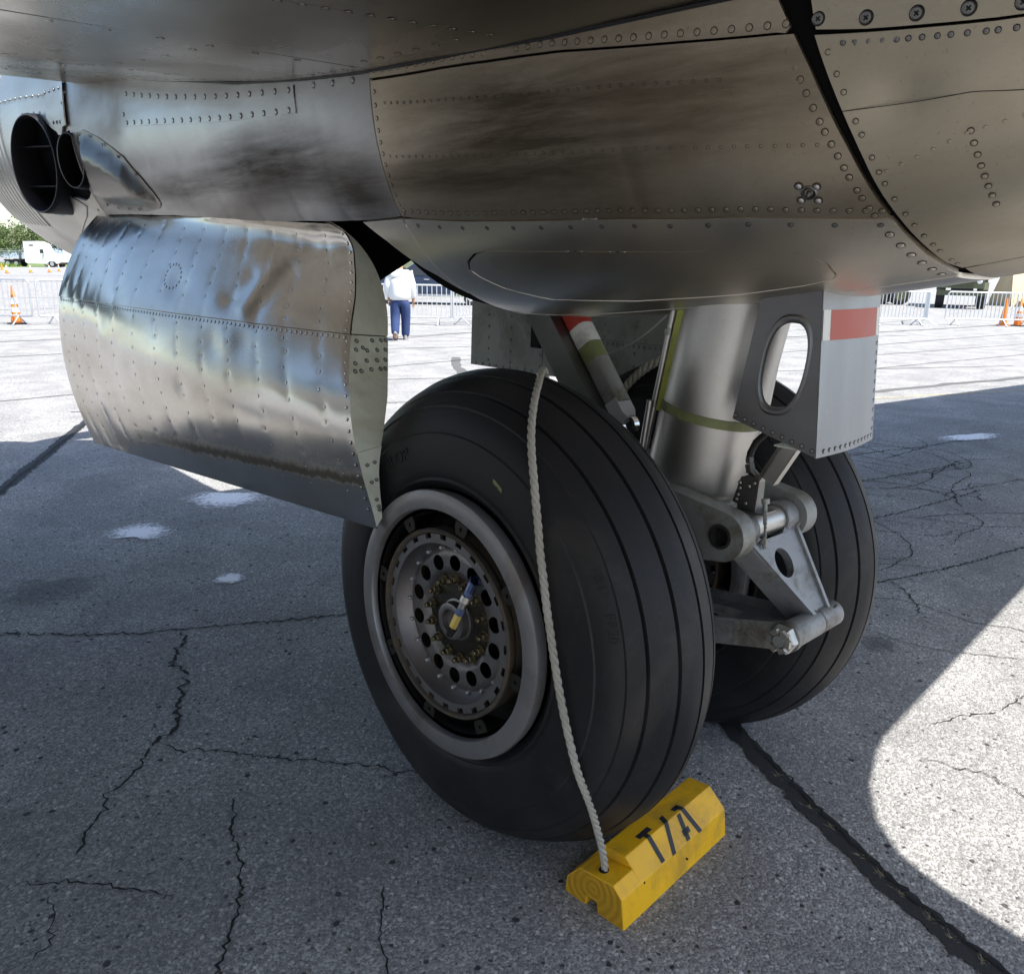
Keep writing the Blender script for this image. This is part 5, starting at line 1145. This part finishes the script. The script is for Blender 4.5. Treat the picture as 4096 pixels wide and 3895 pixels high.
mb = MB(); mb.lathe([(0, .014), (.0012, .0135)], 20, (.034, .098, .1105), 'z'); mb.build('rope_hole', 'black', ch)
mb = MB(); M_ = Matrix.Rotation(0, 4, 'X'); mb.tube([(.30, -.0015, .045), (.30, .004, .045)], .003, 8); mb.tube([(.10, .010, .083), (.10, .013, .083)], .0035, 8); mb.build('nail_holes', 'crackdark', ch)

def rope(name, ctrl, r, label, pitch=.024):
    P = np.array(ctrl, float); d = np.r_[0, np.cumsum(np.linalg.norm(np.diff(P, axis=0), axis=1))]; L = d[-1]
    # smooth path
    q = np.linspace(0, L, int(L/.0045)); C = np.stack([np.interp(q, d, P[:, k]) for k in range(3)], 1)
    rr_ = np.random.default_rng(5); C += np.stack([np.convolve(rr_.normal(0, .012, len(C)), np.ones(40)/40, 'same') for _k in range(3)], 1)
    for _ in range(90): C[1:-1] = C[1:-1]*.5+.25*(C[:-2]+C[2:])
    d2 = np.r_[0, np.cumsum(np.linalg.norm(np.diff(C, axis=0), axis=1))]; q = np.linspace(0, d2[-1], int(d2[-1]/.0040)); C = np.stack([np.interp(q, d2, C[:, k]) for k in range(3)], 1)
    mb = MB(); up = None; frames = []
    for i in range(len(C)):
        t = Vector(C[min(i+1, len(C)-1)]-C[max(i-1, 0)]).normalized()
        if up is None: up = t.orthogonal().normalized()
        a = t.cross(up).normalized(); up = a.cross(t).normalized(); frames.append((a, up))
    for s in range(3):
        path = []
        for i in range(len(C)):
            a, u = frames[i]; th = 2*PI*(q[i]/pitch/3+s/3); path.append(Vector(C[i])+(a*math.cos(th)+u*math.sin(th))*r*.5)
        mb.tube(path, r*.56, 7)
    o = mb.build(name, 'rope', None); tag(o, label, 'rope'); return o
A2W = lambda p: plane.matrix_basis @ Vector(p)
rp = [(-.100, -.526, .085), (-.102, -.524, .125), (-.125, -.525, .22), (-.175, -.530, .34), (-.222, -.520, .46), (-.238, -.488, .58), (-.237, -.44, .72), (-.236, -.395, .86), (-.2355, -.368, .98), (-.232, -.352, 1.07), (-.222, -.325, 1.16), (-.196, -.285, 1.235), (-.16, -.25, 1.29), (-.10, -.20, 1.345), (-.03, -.145, 1.382), (.04, -.095, 1.394), (.085, -.06, 1.375), (.115, -.03, 1.33), (.16, .0, 1.26), (.20, .03, 1.15), (.225, .05, 1.0), (.23, .06, .8), (.22, .08, .4), (.25, .1, .02)]
rope('chock_rope', [rp[0]]+[tuple(A2W(p)) if i > 3 else p for i, p in enumerate(rp)][1:], .0100, 'twisted off-white rope running up from the chock over the near tyre')
rp2 = [(.79, .26, .95), (.772, .25, 1.10), (.785, .235, 1.215), (.82, .21, 1.28), (.85, .165, 1.335), (.885, .10, 1.380), (.92, .03, 1.405), (.98, -.02, 1.408), (1.05, -.06, 1.38), (1.12, -.08, 1.31), (1.18, -.09, 1.2), (1.21, -.1, .9)]
rope('chock_rope', [tuple(A2W(p)) for p in rp2], .0165, 'twisted off-white rope draped over the far tyre behind the strut')

# ------------------------------------------------------------------ background
RT = Vector((.7188, -.6952, 0)); FWD = Vector((.6952, .7188, 0))       # picture right / away, on the ground
def barricade_mesh():
    root = empty('crowd_barrier')
    L, H = 2.3, 1.10; fr = MB(); rr = .08; z0 = .22
    path = []
    for (cx, cz, a0_, a1_) in ((L-rr, H-rr, 0, 90), (rr, H-rr, 90, 180), (rr*.4, z0+rr*.4, 180, 270), (L-rr*.4, z0+rr*.4, 270, 360)):
        R_ = rr if cz > .6 else rr*.4
        for a in np.linspace(a0_, a1_, 6): path.append((cx+R_*math.cos(RAD(a)), 0, cz+R_*math.sin(RAD(a))))
    path.append(path[0]); fr.tube(path, .025, 8, caps=False); fr.build('frame', 'galv', root)
    for k in range(16):
        x = L*(k+1)/17; mb = MB(); mb.tube([(x, 0, z0), (x, 0, H)], .013, 6); mb.build('bar', 'galv', root)
    for x in (.36, L-.36):
        for s in (-1, 1):
            mb = MB(); mb.tube([(x, 0, z0), (x, s*.28, .015), (x, s*.33, .015)], .018, 6); mb.build('foot', 'galv', root)
    return root
bproto = None
def barrier(x, y, ang, label):
    global bproto
    if bproto is None: bproto = barricade_mesh(); o = bproto
    else: o = copy_tree(bproto)
    o.location = (x, y, 0); o.rotation_euler = (0, 0, ang); tag(o, label, 'barrier', 'steel crowd barriers around the airplane'); return o
ra = math.atan2(RT.y, RT.x)
_l = Vector((3.92, 21.45, 0)); a = _l-RT*2.3; barrier(a.x, a.y, ra, 'crowd barrier at the far left with the striped cone behind it')
barrier(4.05, 21.35, ra+RAD(58), 'crowd barrier half hidden by the front edge of the open wheel door')
_l = Vector((13.10, 16.15, 0)); a = _l-RT*2.28; barrier(a.x, a.y, ra, 'crowd barrier in front of the dark blue pickup')
barrier(13.16, 16.10, ra+RAD(50), 'crowd barrier beside the edge of the grey inner door')
p = Vector((25.35, 9.65, 0)); q = Vector((27.25, 8.45, 0)); barrier(p.x, p.y, math.atan2(q.y-p.y, q.x-p.x), 'crowd barrier nearest the red striped strut fairing')
barrier(27.28, 8.42, ra+RAD(66), 'crowd barrier turned edge-on between two others at right')
barrier(28.15, 8.15, ra-RAD(2), 'crowd barrier with the plain orange cone at its end')
barrier(29.83, 6.52, ra-RAD(2), 'crowd barrier cut off by the right picture edge behind the striped cone')
def cone(x, y, s, striped, label, h=.72):
    root = empty('traffic_cone', (x, y, 0)); root.scale = (s, s, s)
    mb = MB(); mb.box((-.18, -.18, 0), (.18, .18, .03)); mb.build('base', 'soot' if striped else 'cone_o', root, False)
    R = lambda z: .135-.112*(z/h)
    segs = [(.03, h, 'cone_o')] if not striped else [(.03, .30, 'cone_o'), (.30, .42, 'cone_w'), (.42, .50, 'cone_o'), (.50, .66, 'cone_w'), (.66, h, 'cone_o')]
    for (a, b_, m_) in segs:
        mb = MB(); mb.lathe([(a, R(a)), (b_, R(b_))], 20, (0, 0, 0), 'z'); mb.build('collar' if m_ == 'cone_w' else 'body', m_, root)
    tag(root, label, 'cone', 'traffic cones'); return root
cone(3.66, 21.95, 1.0, True, 'orange cone with white bands behind the left crowd barrier', .95)
cone(30.25, 6.95, 1.0, False, 'plain slim orange cone by the right crowd barriers', .92)
cone(30.25, 6.50, 1.0, True, 'orange cone with white bands near the right picture edge', .92)
for i, (x, y, st_, lb) in enumerate([(18.6, 90.7, True, 'far pale cone at the left edge before the grass'), (21.9, 95.8, True, 'far cone below the rear wheels of the white truck'), (24.3, 98.2, True, 'far cone below the front wheel of the white truck'), (27.2, 105.5, True, 'far cone just left of the open wheel door'), (22.6, 111.1, False, 'small far orange cone at the grass edge')]):
    cone(x, y, 1.1, st_, lb)

# the man walking away
man = empty('person', (9.30, 13.30, 0), math.atan2(FWD.y, FWD.x)-PI/2+RAD(4))
tag(man, 'person in white sweatshirt and blue jeans walking away past the barrier', 'person')
def skinfig(name, pts_, edges, rads, m, parent, root=0, sub=2):
    me = bpy.data.meshes.new(name); me.from_pydata(pts_, edges, []); o = bpy.data.objects.new(name, me); COL.objects.link(o); o.parent = parent
    md = o.modifiers.new('skin', 'SKIN'); md.use_smooth_shade = True
    for i, r_ in enumerate(rads):
        sv = me.skin_vertices[0].data[i]; sv.radius = (r_, r_) if not isinstance(r_, tuple) else r_; sv.use_root = (i == root)
    ms = o.modifiers.new('sub', 'SUBSURF'); ms.levels = sub; ms.render_levels = sub
    me.materials.append(mat(m)); return o
# body (skin) as one continuous figure
bp = [(0, 0, .95), (0, .0, 1.12), (0, .02, 1.32), (0, .03, 1.45), (0, .04, 1.55), (0, .06, 1.66), (0, .06, 1.75),
      (-.19, .02, 1.42), (-.27, -.02, 1.16), (-.26, .10, .93), (-.25, .14, .84), (.19, .02, 1.42), (.27, .0, 1.15), (.29, .08, .91), (.29, .11, .80),
      (-.10, 0, .88), (-.11, -.02, .50), (-.10, -.24, .14), (.10, 0, .88), (.11, .07, .50), (.10, .10, .09), (-.10, -.18, .05), (.10, .20, .04)]
be = [(0, 1), (1, 2), (2, 3), (3, 4), (4, 5), (5, 6), (3, 7), (7, 8), (8, 9), (9, 10), (3, 11), (11, 12), (12, 13), (13, 14), (0, 15), (15, 16), (16, 17), (0, 18), (18, 19), (19, 20), (17, 21), (20, 22)]
br_ = [.13, .13, .14, .11, .055, .085, .09, .065, .048, .036, .04, .065, .048, .036, .04, .085, .062, .045, .085, .062, .045, .04, .04]
skinfig('body', bp, be, br_, 'skin', man)
skinfig('sweatshirt', [(0, 0, .83), (0, 0, 1.02), (0, 0, 1.2), (0, .02, 1.36), (0, .03, 1.46), (0, .04, 1.53), (-.19, .02, 1.43), (-.275, -.02, 1.16), (-.265, .095, .93), (.19, .02, 1.43), (.275, 0, 1.15), (.292, .08, .91)],
        [(0, 1), (1, 2), (2, 3), (3, 4), (4, 5), (4, 6), (6, 7), (7, 8), (4, 9), (9, 10), (10, 11)], [(.27, .21), (.265, .21), (.265, .21), (.27, .20), (.22, .17), .10, .125, .10, .07, .125, .10, .07], 'shirt', man)
skinfig('jeans', [(0, 0, .98), (0, 0, .90), (-.10, 0, .84), (-.115, -.02, .50), (-.105, -.22, .12), (.10, 0, .84), (.115, .07, .50), (.10, .105, .045)], [(0, 1), (1, 2), (2, 3), (3, 4), (1, 5), (5, 6), (6, 7)], [(.24, .19), (.24, .19), .15, .115, .095, .15, .115, .098], 'jeans', man)
for (c, tilt) in (((-.105, -.22, .11), -38), ((.10, .10, 0.0), 0)):
    M_ = Matrix.Translation(c) @ Matrix.Rotation(RAD(tilt), 4, 'X'); mb = MB()
    for (z, sx, y0, y1) in ((0, .06, -.11, .21), (.03, .062, -.112, .215), (.06, .058, -.10, .19), (.11, .055, -.09, .07)):
        for k in range(14):
            a = 2*PI*k/14; mb.V.append(tuple(M_ @ Vector((sx*math.cos(a), (y0+y1)/2+(y1-y0)/2*math.sin(a), z))))
    for i in range(3):
        for k in range(14): mb.F.append((i*14+k, i*14+(k+1) % 14, (i+1)*14+(k+1) % 14, (i+1)*14+k)); mb.I.append(0)
    mb.F += [tuple(range(14))[::-1], tuple(42+k for k in range(14))]; mb.I += [0, 0]; mb.build('shoe', 'shoe', man)
mb = MB(); mb.lathe([(1.665, .098), (1.72, .105), (1.78, .098), (1.83, .07), (1.85, .02)], 20, (0, .055, 0), 'z'); mb.build('hair', 'hair', man)
for s in (-1, 1):
    mb = MB(); hx = s*.29 if s > 0 else -.25; hy, hz = (.11, .80) if s > 0 else (.14, .84)
    for k in range(4): mb.tube([(hx+(k-1.5)*.018*.6, hy+(k-1.5)*.018, hz-.02), (hx+(k-1.5)*.016*.6, hy+.012+(k-1.5)*.016, hz-.07), (hx-.004*s, hy+.006+(k-1.5)*.014, hz-.105+.006*abs(k-1.5))], .009, 6)
    mb.tube([(hx-s*.01, hy+.035, hz), (hx-s*.02, hy+.055, hz-.035), (hx-s*.02, hy+.055, hz-.06)], .010, 6); mb.build('fingers', 'skin', man)

# vehicle wheels
def vwheel(parent, x, y, z, r, wd_, m='tirefar', rimm='galv', ax='y'):
    mb = MB(); mb.lathe([(-wd_/2, r*.60), (-wd_/2, r*.93), (-wd_/2+.03, r), (wd_/2-.03, r), (wd_/2, r*.93), (wd_/2, r*.60)], 28, (x, y, z), ax); wl = mb.build('wheel', m, parent)
    mb = MB(); s = -1 if y < 0 else 1
    mb.lathe([(s*(wd_/2+.004), r*.58), (s*(wd_/2-.03), r*.5), (s*(wd_/2-.06), r*.25), (s*(wd_/2-.0), r*.2), (s*(wd_/2+.01), r*.12)], 20, (x, y, z), ax); o = mb.build('rim', rimm, wl); return wl
def extr(mb, prof, y0, y1, mi=0):                     # side profile (x,z) extruded across y
    P, T = tri2d(prof, (), 9, False); k = len(P); V = [(p[0], y0, p[1]) for p in P]+[(p[0], y1, p[1]) for p in P]
    F = [tuple(t) for t in T]+[(t[2]+k, t[1]+k, t[0]+k) for t in T]+[(b_, a, a+k, b_+k) for a, b_ in boundary(T)]; mb.add(V, F, mi)
def semi(loc, ang, label):
    r = empty('truck_tractor', loc, ang)
    mb = MB(); extr(mb, [(0, .75), (0, 3.95), (2.1, 4.0), (3.0, 3.55), (3.45, 2.45), (3.55, 2.25), (5.0, 1.95), (5.5, 1.75), (5.55, .65), (5.0, .55), (4.7, .9), (3.8, .9), (3.5, .55), (.3, .55)], -1.2, 1.2); mb.build('cab', 'truck_w', r)
    mb = MB(); mb.box((-3.4, -.45, .75), (.1, .45, 1.05)); mb.box((-2.0, -1.0, 1.05), (-1.0, 1.0, 1.22)); mb.build('chassis', 'soot', r, False)
    for x in (-2.9, -1.55):
        mb = MB(); extr(mb, [(x-.6, .9), (x-.5, 1.12), (x+.5, 1.12), (x+.6, .9)], -1.22, -.6); mb.build('fender', 'soot', r)
        for y in (-.95, .95): vwheel(r, x, y, .52, .52, .5)
    for y in (-1.02, 1.02): vwheel(r, 4.25, y, .52, .52, .34)
    for (x0, x1, z0, z1) in ((.9, 1.6, 3.25, 3.45), (2.55, 3.2, 2.15, 2.75)):
        mb = MB(); mb.box((x0, -1.212, z0), (x1, -1.2, z1)); mb.build('side_window', 'glass', r, False)
    mb = MB(); mb.add([(3.05, -1.0, 3.38), (3.40, -1.0, 2.52), (3.40, 1.0, 2.52), (3.05, 1.0, 3.38)], [(0, 1, 2, 3)]); mb.build('windscreen', 'glass', r, False)
    mb = MB(); mb.box((3.3, -1.5, 2.1), (3.45, -1.3, 2.8)); mb.build('mirror', 'truck_w', r); mb = MB(); mb.box((5.3, -1.15, .45), (5.62, 1.15, .8)); mb.build('bumper', 'soot', r)
    mb = MB(); mb.box((1.0, -1.215, .55), (3.2, -1.2, .95)); mb.build('side_skirt', 'truck_w', r); tag(r, label, 'truck', 'white truck tractors beyond the cones'); return r
semi((35.0, 150.0, 0), ra, 'white sleeper-cab truck tractor parked before the trees')
semi((41.2, 152.0, 0), ra, 'second white truck tractor partly hidden by the open wheel door')
# pickup behind the barrier
pk = empty('pickup_truck', (20.6, 26.6, 0), ra+PI)
mb = MB(); extr(mb, [(-2.8, .55), (-2.85, 1.05), (-.95, 1.1), (-.5, 1.15), (1.2, 1.15), (2.6, 1.08), (2.85, .95), (2.85, .5), (2.4, .5), (2.2, .85), (1.4, .85), (1.2, .5), (-1.3, .5), (-1.5, .85), (-2.2, .85), (-2.4, .5)], -.98, .98); mb.build('body', 'bluecar', pk)
mb = MB(); extr(mb, [(-1.0, 1.12), (-.9, 1.80), (.35, 1.85), (1.35, 1.16)], -.90, .90); mb.build('cab', 'bluecar', pk)
for sg in (-1, 1):
    for (prof) in ([(-.85, 1.2), (-.78, 1.70), (-.2, 1.72), (-.2, 1.2)], [(-.12, 1.2), (-.12, 1.72), (.30, 1.74), (1.05, 1.2)]):
        mb = MB(); extr(mb, prof, sg*.905, sg*.915); mb.build('side_window', 'glass', pk, False)
    mb = MB(); mb.box((.95, sg*1.0-.13+.13*sg-.1, 1.2), (1.10, sg*1.0+.1+.13*sg, 1.5)); mb.build('mirror', 'soot', pk); mb = MB(); mb.box((-.05, sg*.99-.02, 1.02), (.18, sg*.99+.02, 1.06)); mb.build('door_handle', 'chrome', pk)
    mb = MB(); mb.tube([(-1.1, sg*1.02, .40), (1.1, sg*1.02, .40)], .05, 10); mb.build('running_board', 'chrome', pk)
    for x in (1.8, -1.85): vwheel(pk, x, sg*.86, .40, .40, .26)
mb = MB(); mb.add([(.42, -.85, 1.80), (1.32, -.85, 1.19), (1.32, .85, 1.19), (.42, .85, 1.80)], [(0, 1, 2, 3)]); mb.build('windscreen', 'glass', pk, False)
tag(pk, 'dark blue pickup truck behind the person and barrier', 'pickup')
# canvas tarp behind pickup
def tarp(name, c, wd_, h, dp, ang, m, label, cat, seed):
    r = np.random.default_rng(seed); n, k = 26, 14; V = []; F = []
    for i in range(n):
        for j in range(k):
            u, v = i/(n-1), j/(k-1); sag = .10*math.sin(u*11)+.06*math.sin(u*23+1)
            x = (u-.5)*wd_*(1-.15*v); y = -dp/2*(1-v*.75)+.25*sag*(1-v); V.append((x, y, h*v*(1-.08*abs(math.sin(u*7)))))
    F = [(i*k+j, (i+1)*k+j, (i+1)*k+j+1, i*k+j+1) for i in range(n-1) for j in range(k-1)]; b0 = len(V)
    V += [(x, -y, z) for x, y, z in V]; F += [(f[3]+b0, f[2]+b0, f[1]+b0, f[0]+b0) for f in F[:]]
    F += [(i*k+k-1, (i+1)*k+k-1, b0+(i+1)*k+k-1, b0+i*k+k-1) for i in range(n-1)]+[(j+1, j, b0+j, b0+j+1) for j in range(k-1)]+[((n-1)*k+j, (n-1)*k+j+1, b0+(n-1)*k+j+1, b0+(n-1)*k+j) for j in range(k-1)]
    o = mobj(name, V, F, m); o.location = c; o.rotation_euler = (0, 0, ang); tag(o, label, cat); return o
tarp('canvas_tent', (27.5, 34.0, 0), 9, 2.9, 4, ra, 'canvas', 'sagging green canvas tent behind the dark blue pickup', 'tent', 3)
tarp('tarp_pile', (52.0, 11.6, 0), 3.6, 2.4, 2.4, ra, 'tan', 'tan tarpaulin heap at the right edge behind the barriers', 'tarp', 4)
# army trucks at right
def army(loc, ang, label, m='olive', sc=1.0):
    r = empty('army_truck', loc, ang); r.scale = (sc, sc, sc)
    mb = MB(); mb.box((-3.2, -.5, .75), (2.9, .5, 1.0)); mb.build('chassis', 'soot', r, False)
    mb = MB(); extr(mb, [(.5, 1.0), (.5, 2.5), (1.3, 2.5), (1.45, 1.75), (2.75, 1.65), (2.85, 1.0)], -.95, .95); mb.build('cab', m, r)
    mb = MB(); mb.box((-3.2, -1.15, 1.15), (.35, 1.15, 2.2)); mb.build('cargo_bed', m, r)
    for k in range(9): mb = MB(); mb.box((2.86, -.5+.115*k, 1.05), (2.90, -.44+.115*k, 1.6)); mb.build('grille_bar', m, r)
    mb = MB(); mb.box((2.95, -1.1, .65), (3.1, 1.1, .9)); mb.build('bumper', m, r)
    for s in (-1, 1):
        mb = MB(); mb.lathe([(2.86, .02), (2.86, .12), (2.92, .12), (2.93, .10)], 16, (0, s*.72, 1.35), 'x'); mb.build('headlight', 'cone_w', r)
        mb = MB(); extr(mb, [(1.5, 1.0), (1.7, 1.3), (2.5, 1.3), (2.75, .95), (2.7, .9), (2.45, 1.2), (1.75, 1.2), (1.55, .95)], s*.95-.2, s*.95+.2); mb.build('fender', m, r)
        for x in (2.1, -1.4, -2.6): vwheel(r, x, s*.95, .56, .56, .36, 'tirefar', m)
    tag(r, label, 'truck', 'army trucks behind the right barriers'); return r
army((43.5, 18.6, 0), ra+RAD(180), 'dark army truck with big tyres behind the right barriers')
army((45.9, 13.4, 0), ra+RAD(-118), 'olive army truck facing the airplane behind the right barriers')
jp = empty('jeep', (50.6, 9.6, 0), ra+RAD(165)); mb = MB(); extr(mb, [(-1.6, .5), (-1.6, 1.1), (-.2, 1.1), (0, 1.15), (1.6, 1.1), (1.65, .55)], -.75, .75); mb.build('body', 'wfade', jp)
for s in (-1, 1):
    for x in (1.1, -1.05): vwheel(jp, x, s*.7, .38, .38, .22)
mb = MB(); mb.box((-.02, -.7, 1.12), (.03, .7, 1.6)); mb.build('windscreen_frame', 'glass', jp, False); tag(jp, 'small pale jeep at the right edge behind the striped cone', 'jeep')
# grass verge, fence, trees, hills far left
gz = [(6, 150), (20, 128), (34, 146), (62, 190), (48, 235), (-5, 230)]
V = []; F = []
Pg, Tg_ = tri2d([(a, b_) for a, b_ in gz], (), 9); mo = mobj('grass_verge', [(p[0], p[1], .02) for p in Pg], [tuple(t) for t in Tg_], 'grass'); mo['kind'] = 'structure'
mb = MB()
for k in range(5200):
    q = rng.uniform(0, 1); x, y = 9+rng.uniform(0, 24), 0
    y = 150-(x-9)*1.55 if x < 20 else 128+(x-20)*1.28; y += rng.uniform(1, 40)
    h = rng.uniform(.3, .8); a = rng.uniform(0, 6.28); lx, ly = rng.normal(0, .15), rng.normal(0, .15); w_ = .05
    mb.add([(x-w_*math.cos(a), y-w_*math.sin(a), 0), (x+w_*math.cos(a), y+w_*math.sin(a), 0), (x+lx, y+ly, h)], [(0, 1, 2)])
o = mb.build('tall_grass', 'grass', None, False); tag(o, 'tall green grass along the verge before the fence', 'grass', None, 'stuff')
fe = empty('chain_fence', (18, 168, 0), ra+RAD(4)); tag(fe, 'grey chain-link fence in front of the trees', 'fence')
for k in range(12):
    x = -16+4.0*k; mb = MB(); mb.tube([(x, 0, 0), (x, 0, 2.5), (x, -.3, 2.9)], .05, 6); mb.build('post', 'galv', fe)
mb = MB(); mb.tube([(-16, 0, 2.45), (28, 0, 2.45)], .035, 5); mb.tube([(-16, -.15, 2.7), (28, -.15, 2.7)], .015, 4); mb.build('rail', 'galv', fe)
mb = MB()
for k in range(0, 340):
    x = -16+.13*k
    for sgn in (-1, 1): mb.add([(x, 0, .05), (x+.02, 0, .05), (x+.02+sgn*2.4*.4, 0, 2.45), (x+sgn*2.4*.4, 0, 2.45)], [(0, 1, 2, 3)])
o = mb.build('chain_link', 'galv', fe, False); o['kind'] = 'stuff'
def tree(x, y, h, wd_, label, seed):
    r = np.random.default_rng(seed); root = empty('tree', (x, y, 0)); mb = MB()
    mb.tube([(0, 0, 0), (.1, 0, h*.3), (-.1, .1, h*.6), (0, 0, h*.9)], .3, 7, rs=[.35, .28, .18, .05]); limbs = []
    for k in range(9):
        z = h*r.uniform(.25, .75); a = r.uniform(0, 6.28); L = wd_*r.uniform(.3, .5); p1 = (L*math.cos(a), L*math.sin(a), z+L*.5); limbs.append(p1); mb.tube([(0, 0, z), (p1[0]*.5, p1[1]*.5, z+L*.18), p1], .1, 5, rs=[.13, .09, .04])
    mb.build('trunk', 'trunk', root); mb = MB()
    cl = [np.array(p) for p in limbs]+[np.array((r.normal(0, wd_*.18), r.normal(0, wd_*.18), h*q)) for q in np.linspace(.35, .97, 10)]+[np.array((r.uniform(-.5, .5)*wd_, r.uniform(-.5, .5)*wd_, h*r.uniform(.3, .75))) for _ in range(16)]
    for c in cl:
        rad_ = wd_*r.uniform(.10, .20)
        for _ in range(190):
            d = r.normal(0, 1, 3); d = d/np.linalg.norm(d)*rad_*r.uniform(.35, 1.15)*np.array([1.15, 1.15, .75]); p = c+d; a = r.normal(0, 1, 3); a /= np.linalg.norm(a); b_ = np.cross(a, r.normal(0, 1, 3)); b_ /= np.linalg.norm(b_)+1e-6; s = r.uniform(.12, .28)
            mb.V += [tuple(p-a*s-b_*s*.6), tuple(p+a*s-b_*s*.6), tuple(p+b_*s)]; n0 = len(mb.V); mb.F.append((n0-3, n0-2, n0-1)); mb.I.append(0)
    mb.build('crown', 'leaf', root, False); tag(root, label, 'tree', 'trees beyond the fence'); return root
for i, (d, s, h, wd_, lb) in enumerate([(205, -78, 9.5, 8, 'low rounded tree at the far left edge'), (200, -71, 12.5, 6, 'darker tall pine-like tree above the parked truck cab'), (206, -67, 11, 8, 'broad tree directly behind the white truck cab'), (212, -61, 9, 9, 'low tree behind the nose of the white truck'), (215, -55, 8, 9, 'low tree partly behind the wheel door'), (225, -84, 8, 9, 'far low tree outside the left edge of the row')]):
    # d: metres ahead of the camera, s: metres to picture right of the centre line
    base = CAM+FWD*d+RT*(s*d/130); tree(base.x, base.y, h, wd_*1.6, lb, 300+i)
V = []; F = []; n = 60
for i in range(n):
    a = RAD(-40+i*3.2); d = Vector((math.sin(a), math.cos(a), 0)); D = 1900; hh = 26+8*math.sin(i*.7)+5*math.sin(i*1.9+1)
    for (dd, zz) in ((D-500, -1), (D-200, hh*.6), (D, hh), (D+400, -1)): V.append((d.x*dd, d.y*dd, zz))
for i in range(n-1):
    for j in range(3): F.append((i*4+j, i*4+j+1, (i+1)*4+j+1, (i+1)*4+j))
o = mobj('hills', V, F, 'hill'); o['kind'] = 'structure'
